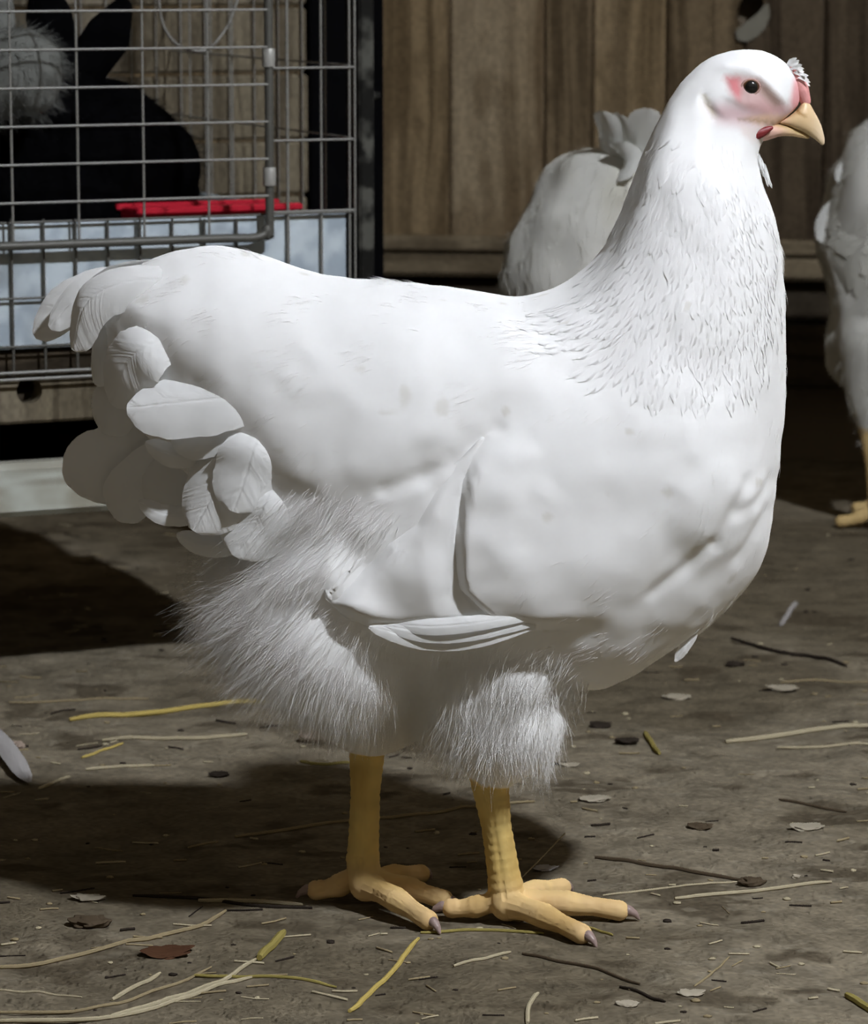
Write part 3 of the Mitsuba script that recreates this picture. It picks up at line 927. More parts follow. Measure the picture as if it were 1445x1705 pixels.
for k in range(44):   # the little white tuft at the front of the crown
    u_ = rng.random()
    b = P(1312 + 24 * u_, 100 + 34 * u_ ** 1.3, Y0)[0] + [0, rng.uniform(-0.006, 0.006), -0.001]
    dr_ = np.array([0.6 + 0.5 * u_, rng.uniform(-0.5, 0.5), 0.75 - 1.3 * u_ + rng.uniform(-0.2, 0.3)])
    dr_ *= rng.uniform(0.003, 0.0055) / np.linalg.norm(dr_)
    obj('crown_feather', feather([b - dr_ * 0.4, b + dr_ * 0.4, b + dr_ + [0, 0, -0.0008]], (0.3, -1, 0.3), 0.0014, 0.1, 7, 4, seed=k), 'mat_feather', hen, smooth=True)


body_tree, body_n = cKDTree(np.array(sm.vertices)), np.array(sm.vertex_normals)


def hug(p, height):
    """Points p moved along the body's normals to the given height over its skin."""
    for _ in range(2):
        _, near = body_tree.query(p, k=4)
        n4 = body_n[near].mean(1)
        n4 /= np.linalg.norm(n4, axis=1, keepdims=True)
        c4 = np.array(sm.vertices)[near].mean(1)
        p = p - n4 * ((p - c4) * n4).sum(1, keepdims=True)
    return p + n4 * height[:, None]


def on_body(px, py):
    """The point of the hen's skin seen at a pixel, and the smoothed normal there."""
    d = ray(px, py)
    d = d / np.linalg.norm(d, axis=1, keepdims=True)
    loc, ri, _ = sm.ray.intersects_location(np.tile(CAM, (len(d), 1)), d, multiple_hits=False)
    q = np.full((len(d), 3), np.nan)
    q[ri] = loc
    bad = np.isnan(q[:, 0])
    if bad.any():
        q[bad] = near_surface(np.asarray(px)[bad], np.asarray(py)[bad])
    _, near = body_tree.query(q, k=60)
    n = body_n[near].mean(1)
    n[:, 1] -= 0.4
    return q, n / np.linalg.norm(n, axis=1, keepdims=True)


# wings, laid over the flanks: coverts, secondaries, primaries
def shell(poly_px, lift, inner=-0.006, grid=5.0, edge=12.0, flat=None):
    """A closed sheet over the near flank: lift(px, py, d) is its height above the body in metres, d the distance in pixels to the sheet's edge."""
    pg = Polygon(poly_px).buffer(0)
    L = pg.exterior.length
    bd = np.array([pg.exterior.interpolate(s).coords[0] for s in np.arange(0, L, grid)])
    x0, y0, x1, y1 = pg.bounds
    X, Yq = np.meshgrid(np.arange(x0, x1, grid), np.arange(y0, y1, grid))
    pts = np.stack([X.ravel(), Yq.ravel()], 1)
    pts = pts[shapely.contains_xy(pg.buffer(-grid * 0.6), pts[:, 0], pts[:, 1])]
    allp = np.vstack([bd, pts])
    tri = Delaunay(allp).simplices
    c = allp[tri].mean(1)
    tri = tri[shapely.contains_xy(pg, c[:, 0], c[:, 1])]
    d = np.array(shapely.distance(pg.exterior, shapely.points(allp)))
    q, nn = on_body(allp[:, 0], allp[:, 1])
    far = np.linalg.norm(q - CAM, axis=1) + covert_step(allp[:, 0], allp[:, 1])
    nb = cKDTree(allp)
    for rad in (34, 20):      # bridge the hollows under the sheet
        far = np.minimum(far, [far[k].mean() for k in nb.query_ball_point(allp, rad)])
    q = CAM + (q - CAM) / np.linalg.norm(q - CAM, axis=1, keepdims=True) * far[:, None]
    nn = np.array([nn[k].mean(0) for k in nb.query_ball_point(allp, 30)])
    nn /= np.linalg.norm(nn, axis=1, keepdims=True)
    h = lift(allp[:, 0], allp[:, 1], d)
    top, bot = q + nn * h[:, None], q + nn * inner
    nb = len(bd)
    a, b, cc = (top[tri[:, k]] for k in range(3))
    if (np.cross(b - a, cc - a)[:, 1]).mean() > 0:
        tri = tri[:, ::-1]
    k = np.arange(nb)
    N = len(allp)
    rim = np.vstack([np.stack([k, (k + 1) % nb, k + N], 1), np.stack([(k + 1) % nb, (k + 1) % nb + N, k + N], 1)])
    m = trimesh.Trimesh(np.vstack([top, bot]), np.vstack([tri, tri[:, ::-1] + N, rim]), process=False)
    m.fix_normals()
    return m


def mirror(m):
    v = np.array(m.vertices)
    v[:, 1] = 2 * Y0 - v[:, 1]
    return trimesh.Trimesh(v, np.array(m.faces)[:, ::-1], process=False, metadata=dict(m.metadata))


def lump_px(px, py, amp, sc, seed):
    return amp * vnoise(np.stack([px, py * 1.0, np.zeros(len(px))], 1), sc, seed)


SECOND = [(800, 728), (770, 760), (735, 790), (712, 830), (690, 868), (655, 893), (615, 915), (578, 940), (548, 970), (538, 985), (548, 1005), (575, 1030), (610, 1045), (660, 1050), (720, 1045),
          (785, 1048), (812, 1040), (826, 1010), (850, 960), (860, 900), (850, 780), (830, 720)]
PRIMARIES = [([(890, 1034), (800, 1060), (710, 1064), (614, 1043)], 36, 0.007), ([(890, 1030), (800, 1048), (720, 1053), (634, 1041)], 34, 0.009), ([(885, 1022), (800, 1036), (720, 1043), (655, 1038)], 28, 0.011)]
COVERT = [(880, 690), (840, 705), (806, 732), (790, 770), (776, 800), (768, 850), (762, 900), (764, 950), (768, 978), (790, 1000), (812, 1020), (832, 1034), (848, 1032), (880, 985),
          (940, 945), (1010, 925), (1070, 900), (1110, 870), (1140, 800), (1110, 720), (1040, 680), (960, 670)]
left_edge = [(538, 985), (578, 940), (615, 915), (655, 893), (690, 868), (735, 790), (800, 728)]


def sec_lift(px, py, d):
    low = [(538, 985), (548, 1005), (575, 1030), (610, 1045), (660, 1050), (720, 1045), (850, 1050)]
    e = line_dist(left_edge + low[1:], px, py)
    taper = sstep(715, 800, py + 0.35 * (800 - px))
    under = line_dist(FRONT, px, py) * np.where(Polygon_side(px, py), 1, -1)
    keep = sstep(14, -60, under)
    return 0.0058 * (1 - np.exp(-(e / 17.0) ** 1.5)) * taper * keep + 0.0032 * sstep(880, 1030, py) * sstep(0, 30, e) * keep - 0.0012 * keep - 0.0030 * sstep(-10, 14, under) + keep * 0.0006 * np.sin((py - 0.3 * px) / 19.0) * sstep(0, 60, e)


wing_near = [('secondary_feathers', shell(SECOND, sec_lift))]
for k, (pts, w_, off) in enumerate(PRIMARIES):
    q = np.array(pts, float)
    at_, _ = on_body(q[:, 0], np.minimum(q[:, 1], 1038.0))
    yy = at_[:, 1] + np.array([0.004, -off, -off, -off * 0.6])
    wing_near.append(('primary_feather', feather(P(q[:, 0], q[:, 1], yy), (0, -1, 0.35), w_ / 3260.0, 0.14, 24, 10, 0.012, 0.7, 200 + k)))
for flip in (0, 1):
    wing = numbered(hen + '__wing')
    labels[wing] = {'label': 'folded white wing'}
    for nm, m in wing_near:
        obj(nm, mirror(m) if flip else m, 'mat_feather' if 'primary' in nm else 'mat_cover', wing, smooth=True)


# the large tail and saddle feathers, base to tip as the photograph shows them
def tail(points, width_px, y, tilt=(0.0, -1, 0.25), camber=0.16, seed=0, nu=22, base=0.45):
    """A feather whose base lies inside the body; y: its depth from the midline, at its middle and at its tip."""
    m, e = y
    n = len(points)
    ys = np.interp(np.linspace(0, 1, n), [0, 0.45, 1], [m, m, e])
    q = P(*np.array(points[:1], float).T, Y0)[0]
    ys[0] = np.sign(m) * min(abs(m), max(core.thick(q[0], q[2]) - 0.018, 0))
    p = P(*np.array(points, float).T, Y0 + ys)
    return feather(p, tilt, width_px / 3240.0, camber, nu, 12, 0.02, base, seed)


TAIL = [
    ([(330, 480), (200, 474), (115, 500), (56, 558)], 84, (0.030, 0.034), (0.1, -1, 0.6), 0.12),
    ([(330, 470), (230, 462), (140, 488), (82, 545)], 66, (0.012, 0.016), (0.1, -1, 0.6), 0.12),
    ([(360, 470), (235, 466), (148, 500), (120, 582)], 84, (-0.026, -0.018), (-0.3, -1, 0.6), 0.22),
    ([(330, 520), (240, 520), (185, 552), (158, 640)], 84, (-0.022, -0.012), (-0.4, -1, 0.3), 0.20),
    ([(330, 545), (245, 575), (205, 615), (186, 674)], 112, (-0.046, -0.032), (-0.3, -1, 0.45), 0.16),
    ([(300, 600), (215, 640), (185, 680), (170, 720)], 90, (-0.012, -0.004), (-0.4, -1, -0.1), 0.16),
    ([(520, 650), (400, 660), (300, 670), (211, 680)], 112, (-0.062, -0.052), (-0.1, -1, 0.65), 0.16),
    ([(470, 700), (390, 712), (335, 722), (285, 735)], 80, (-0.060, -0.050), (0.0, -1, 0.5), 0.14),
    ([(420, 735), (330, 755), (285, 757), (242, 737)], 40, (-0.050, -0.042), (0.0, -1, 0.3), 0.2),
    ([(380, 700), (270, 750), (180, 782), (107, 798)], 140, (-0.004, 0.004), (-0.2, -1, -0.3), 0.12),
    ([(360, 720), (270, 770), (212, 825), (196, 867)], 90, (-0.014, -0.006), (-0.2, -1, -0.2), 0.14),
    ([(380, 720), (320, 780), (280, 825), (256, 852)], 110, (-0.022, -0.014), (-0.2, -1, -0.2), 0.14),
    ([(390, 830), (330, 852), (275, 856), (230, 835)], 36, (-0.044, -0.034), (0.0, -1, 0.5), 0.2),
    ([(440, 660), (400, 730), (365, 805), (322, 884)], 134, (-0.064, -0.062), (-0.25, -1, 0.5), 0.18),
    ([(450, 680), (424, 740), (408, 795), (388, 852)], 108, (-0.070, -0.070), (0.1, -1, 0.5), 0.18),
    ([(470, 760), (446, 825), (420, 880), (390, 926)], 112, (-0.068, -0.066), (0.0, -1, 0.45), 0.18),
    ([(460, 885), (390, 905), (340, 906), (294, 890)], 38, (-0.054, -0.044), (0.0, -1, 0.4), 0.2),
]
for k, (pts, w, ys, tl, cb) in enumerate(TAIL):
    obj('tail_feather', tail(pts, w, ys, tl, cb, seed=k), 'mat_feather', hen, smooth=True)
for k, (pts, w, ys, tl, cb) in enumerate(TAIL):   # the same plumage on the far flank
    if np.mean(ys) < -0.02:
        obj('tail_feather', mirror(tail(pts, w, ys, tl, cb, seed=k + 50)), 'mat_feather', hen, smooth=True)
for k in range(24):
    u_ = k / 23
    b = P(1252 + 22 * u_ + rng.uniform(-3, 3), 236 + 44 * u_, Y0 - 0.010 + 0.012 * rng.random())[0]
    obj('throat_feather', feather([b, b + [0.0012, -0.001, -0.005], b + [0.0020 + 0.002 * rng.random(), -0.001, -0.010]], (0.3, -1, 0.2), 0.0015, 0.12, 8, 5, 0.06, seed=300 + k), 'mat_feather', hen, smooth=True)
obj('breast_feather', feather(P([1160, 1150, 1124], [1040, 1062, 1102], Y0 - 0.030), (0.4, -1, 0.5), 0.0060, 0.1, 10, 5, seed=3), 'mat_feather', hen, smooth=True, label='loose small white feather hanging from the breast')
obj('thigh_feather', feather(P([838, 852, 843, 838], [1180, 1205, 1240, 1262], yn - 0.030), (0.2, -1, 0.2), 0.0080, 0.1, 10, 5, seed=4), 'mat_quill', hen, smooth=True, label='cream feather on the near thigh')

# flow of the plumage, from vectors at a few places
FLOW = np.array([(1250, 100, -1, 0.2), (1150, 150, -0.7, 0.8), (1100, 260, -0.3, 1), (1180, 300, 0.05, 1), (1250, 380, 0.15, 1), (1050, 420, -0.45, 1), (1150, 560, -0.2, 1), (1270, 620, 0.02, 1),
                 (1250, 800, -0.15, 1), (1200, 930, -0.6, 0.8), (1080, 850, -0.7, 0.7), (950, 560, -0.95, 0.3), (900, 800, -0.9, 0.5), (700, 520, -1, 0.1), (600, 650, -0.95, 0.35), (450, 480, -1, 0.05),
                 (300, 450, -1, 0.15), (250, 560, -0.8, 0.6), (480, 780, -0.8, 0.6), (1000, 1080, -0.9, 0.45), (800, 1110, -0.3, 1), (860, 1220, -0.2, 1), (560, 1000, -0.75, 0.7), (450, 1050, -0.8, 0.7), (600, 1150, -0.3, 1), (620, 1210, -0.1, 1)], float)


def flow_at(px, py):
    d = (px[:, None] - FLOW[None, :, 0]) ** 2 + (py[:, None] - FLOW[None, :, 1]) ** 2
    w = 1 / (d + 900.0) ** 1.5
    g = (w[..., None] * FLOW[None, :, 2:]).sum(1)
    return np.stack([g[:, 0], np.zeros(len(px)), -g[:, 1]], 1)


def with_normals(mesh, bsdf, n):
    path = meshkit.write_ply((np.asarray(mesh.vertices), np.asarray(mesh.faces)), False, normals=n / np.linalg.norm(n, axis=1, keepdims=True))
    return {'type': 'ply', 'filename': path, 'face_normals': False, 'bsdf': {'type': 'ref', 'id': bsdf}}


def plumage(count, seed, zone, length, width, tip, name, words, even=0.5):
    """Feathers of one region; zone(px, py) gives the chance of one growing there."""
    r = np.random.default_rng(seed)
    p, _ = trimesh.sample.sample_surface(cm, count, seed=seed)
    p = core.onto(np.array(p), 3)
    px, py = project(p)
    ok = r.random(len(p)) < zone(px, py)
    p, px, py = p[ok], px[ok], py[ok]
    fl = flow_at(px, py)
    fl = fl / np.linalg.norm(fl, axis=1, keepdims=True) + 0.10 * r.standard_normal((len(px), 3))
    m = scatter_feathers(core, p, fl, length * r.uniform(0.8, 1.25, len(p)), width * r.uniform(0.85, 1.15, len(p)), np.zeros(len(p)))
    us_ = np.array([-0.9, -0.2, 0.35, 0.75, 1.0])
    hgt = tip * (us_[None, :, None] * r.uniform(0.7, 1.3, (len(p), 1, 1)) + np.array([-0.5, 0, 0.2, 0, -0.5])[None, None, :]).ravel()
    m.vertices = hug(np.array(m.vertices), hgt)
    own = np.array(m.vertex_normals)
    _, near = body_tree.query(np.array(m.vertices), k=5)
    skin = body_n[near].mean(1)
    own = own * np.sign((own * skin).sum(1, keepdims=True) + 1e-9)
    key = numbered(hen + '__' + name)
    scene[key] = with_normals(m, 'mat_cover', (1 - even) * own + even * skin)
    labels[key] = {'label': words, 'kind': 'stuff'}


NECKZ = [(1085, 200), (1150, 190), (1190, 225), (1240, 262), (1265, 300), (1300, 420), (1300, 600), (1180, 660), (1010, 620), (900, 560), (940, 490), (1010, 420)]
TORSO = [(300, 440), (400, 425), (520, 470), (700, 485), (880, 510), (940, 580), (820, 690), (640, 780), (480, 790), (420, 710), (340, 640), (270, 560)]
plumage(13000, 3, lambda x, y: sstep(-5, 40, poly_dist(NECKZ, x, y)), 0.020, 0.0048, 0.00045, 'hackle_feathers', 'slender white hackle feathers of the neck')


# fine barbs lying along the plumage
bp, bf = trimesh.sample.sample_surface(sm, 60000, seed=11)
bn = np.array(sm.face_normals)[bf]
qx, qy = project(bp)
ok = (qy > 230) & (qx > 190) & (poly_dist(SECOND, qx, qy) < 0) & (poly_dist(COVERT, qx, qy) < 20) & (rng.random(len(qx)) < 0.6)
bp, bn, qx, qy = bp[ok], bn[ok], qx[ok], qy[ok]
fl = flow_at(qx, qy)
fl -= (fl * bn).sum(1, keepdims=True) * bn
fl /= np.linalg.norm(fl, axis=1, keepdims=True) + 1e-9
fl += 0.30 * np.stack([vnoise(bp, 0.016, q_) for q_ in (41, 42, 43)], 1)
barb = scatter_hairs(bp - bn * 0.0004, fl + 0.03 * bn + 0.07 * rng.standard_normal((len(bp), 3)), rng.uniform(0.005, 0.010, len(bp)), 0.00015, -0.22 * bn, 12, seg=2)
obj('body_barbs', barb, 'mat_down', hen, smooth=True, kind='stuff', label='fine white barbs lying over the body feathers')

# down on the thighs, the belly and under the tail
sp_, fi = trimesh.sample.sample_surface(sm, 110000, seed=5)
nrm = np.array(sm.face_normals)[fi]
px, py = project(sp_)
FLUFF = [(330, 900), (450, 830), (540, 800), (660, 830), (690, 860), (610, 915), (550, 965), (535, 990), (610, 1040), (700, 1075), (880, 1070), (960, 1080), (985, 1150), (930, 1290), (560, 1260), (320, 1080), (300, 960)]
w = sstep(-10, 40, poly_dist(FLUFF, px, py))
keep = (rng.random(len(px)) < w * 1.1) & ~((px > 700) & (py > 1282)) & ~((px < 700) & (py > 1222))
sp_, nrm, px, py = sp_[keep][:46000], nrm[keep][:46000], px[keep][:46000], py[keep][:46000]
fl = flow_at(px, py)
fl /= np.linalg.norm(fl, axis=1, keepdims=True)
rear = sstep(640, 420, px)
dirs = fl * 1.0 + nrm * (0.45 + 0.25 * rear)[:, None] + 0.30 * rng.standard_normal((len(px), 3))
lock = np.stack([vnoise(sp_, 0.012, s) for s in (31, 32, 33)], 1)
front = sstep(680, 760, px)
dirs = dirs + (0.35 + 0.35 * front)[:, None] * lock
ln_ = (0.0105 + 0.004 * rear) * rng.uniform(0.5, 1.35, len(px)) * np.where((py > 1150) & (px < 700), 0.75, 1.0) * (1 - 0.1 * front)
down = scatter_hairs(np.array(sp_) - nrm * 0.001, dirs, ln_, 0.00011 + 0.00007 * front, 0.35 * fl + np.array([0, 0, -0.15]) + 0.2 * rng.standard_normal((len(px), 3)), 9, seg=3)
obj('down', down, 'mat_down', hen, smooth=True, kind='stuff', label='soft white down on the thighs and belly')


# ------------------------------------------------------------------ the two hens at the back
def other_hen(key, poly, yaw, place, legs_at, tails, k=0.80, nfeather=1500, seed=1, dirt=0.2):
    """A hen from its side outline (x forward, z up, in its own metres), turned by yaw and set down at place."""
    fld = Inflated(poly, 0.0, k, None, step=0.002, top=0.125)
    m = fld.mesh(0.004)
    vv = np.array(m.vertices)
    nn = fld.normal(vv)
    vv = vv + nn * (0.0095 * vnoise(vv, 0.05, seed) + 0.0040 * vnoise(vv, 0.024, seed + 3))[:, None]
    solid = man(trimesh.Trimesh(vv, m.faces, process=False))
    lg = m3.Manifold()
    for lx, ly in legs_at:
        hk, an = np.array([lx - 0.008, ly, 0.085]), np.array([lx, ly, 0.020])
        pad = np.array([lx + 0.004, ly, 0.011])
        one = chain([[lx + 0.0, ly, 0.165], [lx - 0.008, ly, 0.12], hk], [0.038, 0.022, 0.0095], 24)
        solid = solid + one
        toes = [(toe_points(pad, [lx + 0.055, ly + 0.022 * s_, 0.006]), knuckled(5, 0.0085, 0.0058)) for s_ in (-1, 0, 1)]
        toes.append((toe_points(an, [lx - 0.032, ly, 0.007], 0.007, -0.001), knuckled(5, 0.0064, 0.0048)))
        lg = lg + rounded_leg(hk, an, toes, 0.0088, 0.0082) + chain([an, pad], [0.0085, 0.0105])
    lmesh = trimesh.smoothing.filter_taubin(tm(lg.refine_to_length(0.003)), iterations=6)
    smesh = trimesh.smoothing.filter_taubin(tm(solid.refine_to_length(0.005)), iterations=8)
    b = tm(man(smesh) + man(lmesh))
    vv = np.array(b.vertices)
    c = np.tile(np.array([0.58, 0.575, 0.54]), (len(vv), 1))  # white lowered to stand in for dimmer light at the back
    c = cmix(c, (0.34, 0.32, 0.22), dirt * 2.0 * sstep(0.15, 0.6, vnoise(vv, 0.05, seed + 9)) * sstep(0.5, -0.4, vnoise(vv, 0.018, seed + 2)))
    isleg = (cKDTree(np.array(lmesh.vertices)).query(vv)[0] < 0.0015) & (vv[:, 2] < 0.088)
    c[isleg] = (0.60, 0.43, 0.19)
    R = np.array([[math.cos(yaw), math.sin(yaw), 0], [-math.sin(yaw), math.cos(yaw), 0], [0, 0, 1]])
    mv = lambda mm: trimesh.Trimesh(np.array(mm.vertices) @ R + place, mm.faces, process=False, metadata=dict(mm.metadata))
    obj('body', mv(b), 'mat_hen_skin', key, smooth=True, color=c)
    p2, _ = trimesh.sample.sample_surface(m, nfeather, seed=seed)
    p2 = fld.onto(np.array(p2), 3)
    r = np.random.default_rng(seed)
    fl2 = np.tile(np.array([-1, 0, -0.55]), (len(p2), 1)) + 0.25 * r.standard_normal((len(p2), 3))
    p2 = p2[p2[:, 2] < np.max(poly[:, 1]) - 0.06]
    sc = scatter_feathers(fld, p2, fl2[:len(p2)], 0.030 * r.uniform(0.8, 1.3, len(p2)), 0.022 * r.uniform(0.8, 1.2, len(p2)), 0.0007 * r.uniform(0.4, 1.4, len(p2)))
    obj('body_feathers', mv(sc), 'mat_soiled_dim', key, smooth=True, kind='stuff')
    hp, hf = trimesh.sample.sample_surface(smesh, 9000, seed=seed)
    hn = np.array(smesh.face_normals)[hf]
    hd = np.tile(np.array([-0.7, 0, -0.8]), (len(hp), 1))
    hd = hd - (hd * hn).sum(1, keepdims=True) * hn + 0.5 * np.stack([vnoise(hp, 0.02, q_) for q_ in (51, 52, 53)], 1) + 0.06 * hn
    obj('body_barbs', mv(scatter_hairs(hp, hd, r.uniform(0.006, 0.013, len(hp)), 0.00030, 0.10 * r.standard_normal((len(hp), 3)) - 0.1 * hn, seed, 2)), 'mat_soiled_dim', key, smooth=True, kind='stuff')
    for q_, (path, nrm_, wd) in enumerate(tails):
        obj('tail_feather', mv(feather(path, nrm_, wd, 0.14, 14, 8, seed=q_)), 'mat_soiled_dim_tail', key, smooth=True)
    # face
    return mv, fld


def hen_face(key, mv, beak, eye, comb_pts):
    beak = np.asarray(beak, float)
    obj('beak', mv(tm(chain([beak[0], beak[1], beak[2]], [0.011, 0.007, 0.0015], 16))), 'mat_quill', key)
    for s_ in (-1, 1):
        obj('eye', mv(trimesh.creation.icosphere(2, 0.0042).apply_translation([eye[0], s_ * eye[1], eye[2]])), 'mat_black_fur', key, smooth=True)
    obj('comb', mv(tm(chain(comb_pts, [0.003] * len(comb_pts), 12))), 'mat_comb', key)


# right: seen from its rump, facing right, most of it outside the frame
YR = PZ(1500, 870, 0.0)[0][1]
RIGHT_PX = [(1380, 620), (1376, 560), (1388, 515), (1380, 475), (1357, 402), (1368, 365), (1382, 330), (1388, 285), (1415, 245), (1446, 215), (1490, 192), (1560, 190), (1640, 212), (1720, 220),
            (1780, 195), (1815, 130), (1835, 60), (1855, 10), (1890, -12), (1930, -4), (1950, 28), (1945, 70), (1925, 95), (1935, 160), (1950, 240), (1955, 330), (1935, 430), (1885, 520),
            (1810, 590), (1710, 640), (1600, 655), (1480, 660), (1412, 652)]
rp = P(*np.array(RIGHT_PX, float).T, YR)
xr = P(1560, 500, YR)[0][0]
right_hen = thing('white_hen', 'soiled white hen standing at the right edge, toned darker for dimmer light, cut off by the frame', 'hen')
rl = rp[:, [0, 2]] - [xr, 0]
tails_r = []
for (a, b, c_), w_ in (([(1470, 300), (1410, 345), (1362, 400)], 60), ([(1480, 250), (1430, 280), (1392, 300)], 50), ([(1470, 400), (1420, 440), (1385, 478)], 60)):
    pts3 = P(*np.array([a, b, c_], float).T, YR - 0.022) - [xr, YR, 0]
    tails_r.append((pts3, (-0.2, -1, 0.3), w_ / 1960))
mv, fld = other_hen(right_hen, rl, 0.0, np.array([xr, YR, 0]), [(-0.052, -0.036), (-0.030, 0.036)], tails_r, seed=4, dirt=0.25)
hb = P([1935, 1965, 1985], [55, 68, 88], YR) - [xr, YR, 0]
he = (P(1905, 30, YR) - [xr, YR, 0])[0]
hen_face(right_hen, mv, hb, (he[0], 0.0150, he[2]), list(P([1915, 1935, 1945], [-8, 2, 24], YR) - [xr, YR, 0]))

# behind the big hen: facing away, its rump and raised tail towards us
YB = 0.86
xb, zt = P(1052, 175, YB - 0.15)[0][0], P(1052, 178, YB - 0.15)[0][2]
back_hen = thing('white_hen', 'white hen seen from the rear with raised tail, half hidden behind the big hen', 'hen')
sc = 1.0
BACK = np.array([(-0.150, 0.275), (-0.158, 0.240), (-0.160, 0.200), (-0.145, 0.155), (-0.110, 0.120), (-0.060, 0.105), (0.0, 0.100), (0.06, 0.105), (0.11, 0.120), (0.15, 0.125), (0.185, 0.105), (0.200, 0.075),
                 (0.215, 0.060), (0.240, 0.062), (0.254, 0.080), (0.250, 0.108), (0.235, 0.150), (0.215, 0.195), (0.180, 0.235), (0.13, 0.262), (0.065, 0.285), (0.02, 0.300), (-0.03, 0.322), (-0.075, 0.345), (-0.115, 0.352), (-0.140, 0.325)])
tails_b = []
for k, (off, up, wd) in enumerate([(-0.030, 0.366, 0.026), (-0.014, 0.374, 0.026), (0.002, 0.370, 0.026), (0.012, 0.372, 0.024), (-0.022, 0.345, 0.030), (0.0, 0.350, 0.030)]):
    tails_b.append(([(-0.085, off * 0.3 - 0.006, 0.285), (-0.112, off * 0.7 - 0.009, 0.335), (-0.138, off - 0.012, up - 0.006), (-0.150, off * 1.25 - 0.012, up + 0.010)], (-1, 0.25 * np.sign(off), 0.9), wd))
mv, fld = other_hen(back_hen, BACK, math.pi / 2 - 0.12, np.array([xb, YB, 0]), [(0.0, -0.042), (0.0, 0.042)], tails_b, k=0.86, nfeather=1800, seed=8, dirt=0.2)
hen_face(back_hen, mv, [(0.244, 0, 0.070), (0.256, 0, 0.056), (0.262, 0, 0.040)], (0.236, 0.0165, 0.082), [(0.255, 0, 0.098), (0.257, 0, 0.086), (0.256, 0, 0.076)])

# ------------------------------------------------------------------ the hutch on the left
CY = math.radians(24)
CU = np.array([math.cos(CY), math.sin(CY), 0])
CN = np.array([-math.sin(CY), math.cos(CY), 0])               # into the hutch
C0 = P(200, 400, 0.50)[0] * [1, 1, 0]
CF = np.array([CU, CN, [0, 0, 1]])


def cage_point(px, py, deep=0.0):
    d = ray(px, py)
    o = C0 + CN * deep
    t = ((o - CAM) @ CN) / (d @ CN)
    return CAM + d * t[:, None]


def cage_sz(px, py, deep=0.0):
    q = cage_point(px, py, deep)
    return (q - C0) @ CU, q[:, 2]


def at(s, deep, z):
    return C0 + CU * s + CN * deep + np.array([0, 0, z])


def cbox(s0, s1, t0, t1, z0, z1, bevel=0.002):
    return box((s1 - s0, t1 - t0, z1 - z0), at((s0 + s1) / 2, (t0 + t1) / 2, (z0 + z1) / 2), bevel, CF)


cage = thing('rabbit_hutch', 'galvanised wire rabbit hutch with a sheet-metal tray on the left, raised on posts', 'animal cage')
ZT = 0.80
S = lambda px, py=300, deep=0.0: cage_sz(px, py, deep)[0][0]
Z = lambda py, px=200, deep=0.0: cage_sz(px, py, deep)[1][0]
sL, sR = S(-330), S(584)
R = 0.00085
# door
door = numbered(cage + '__door')
labels[door] = {'label': 'wire door with a thick rod frame'}
sd = S(437, 200)
zb = Z(392, 437)
rod = bez([at(sd, -0.012, ZT - 0.02), at(sd, -0.012, (ZT + zb) / 2), at(sd, -0.012, zb + 0.02), at(sd - 0.002, -0.012, zb + 0.006), at(sd - 0.010, -0.012, zb), at(sd - 0.05, -0.012, zb), at(sL + 0.02, -0.012, zb)], 60)
obj('frame_rod', tube(rod, 0.0030, 10), 'mat_rod', door, smooth=True)
for x in (-540, -430, -322, -213, -105, 3, 113, 222, 330):
    s_ = S(x + 6, 200)
    if s_ > sL:
        obj('wire', tube([at(s_, -0.012, zb - 0.002), at(s_, -0.012, ZT - 0.02)], R), 'mat_wire', door, smooth=True)
step = (Z(80, 222) - Z(330, 222)) / 4
z = Z(330, 222)
while z < ZT - 0.02:
    obj('wire', tube([at(sL + 0.02, -0.0137, z), at(sd, -0.0137, z)], R), 'mat_wire', door, smooth=True)
    z += step
for py_ in (95, 292):
    z = Z(py_, 437)
    obj('hinge_clip', tube([at(sd, -0.012, z - 0.006), at(sd, -0.012, z + 0.006)], 0.0044, 12), 'mat_clip', door, smooth=True)
# fixed front: close uprights over the tray, wide mesh beside the door
z_low = Z(624, 60)
front_x = list(np.arange(17.5 - 53.5 * 7, 440, 53.5))
for x in front_x:
    s_ = S(x, 450)
    if s_ > sL:
        obj('wire', tube([at(s_, -0.003, z_low), at(s_, -0.003, Z(364, x))], R), 'mat_rod', cage, smooth=True)
for x in (476, 532, 579, 588):
    s_ = S(x, 250)
    obj('wire', tube([at(s_, -0.003, z_low), at(s_, -0.003, ZT)], R * (1.25 if x == 476 else 1)), 'mat_wire', cage, smooth=True)
for py_ in (112, 232, 350):
    z = Z(py_, 540)
    obj('wire', tube([at(sd, -0.0047, z), at(sR, -0.0047, z)], R), 'mat_wire', cage, smooth=True)
z = Z(232, 540)
while z + 0.049 < ZT:
    z += 0.0485
    if z > Z(110, 540) + 0.01:
        obj('wire', tube([at(sd, -0.0047, z), at(sR, -0.0047, z)], R), 'mat_wire', cage, smooth=True)
for py_, x_, mt in ((366, 150, 'rod'), (496, 30, 'rod'), (576, 30, 'rod'), (618, 60, 'wire'), (629, 60, 'wire')):
    z = Z(py_, x_)
    obj('wire', tube([at(sL, -0.0047, z), at(sR, -0.0047, z)], R * (1.3 if py_ > 600 else 1.0)), 'mat_' + mt, cage, smooth=True)
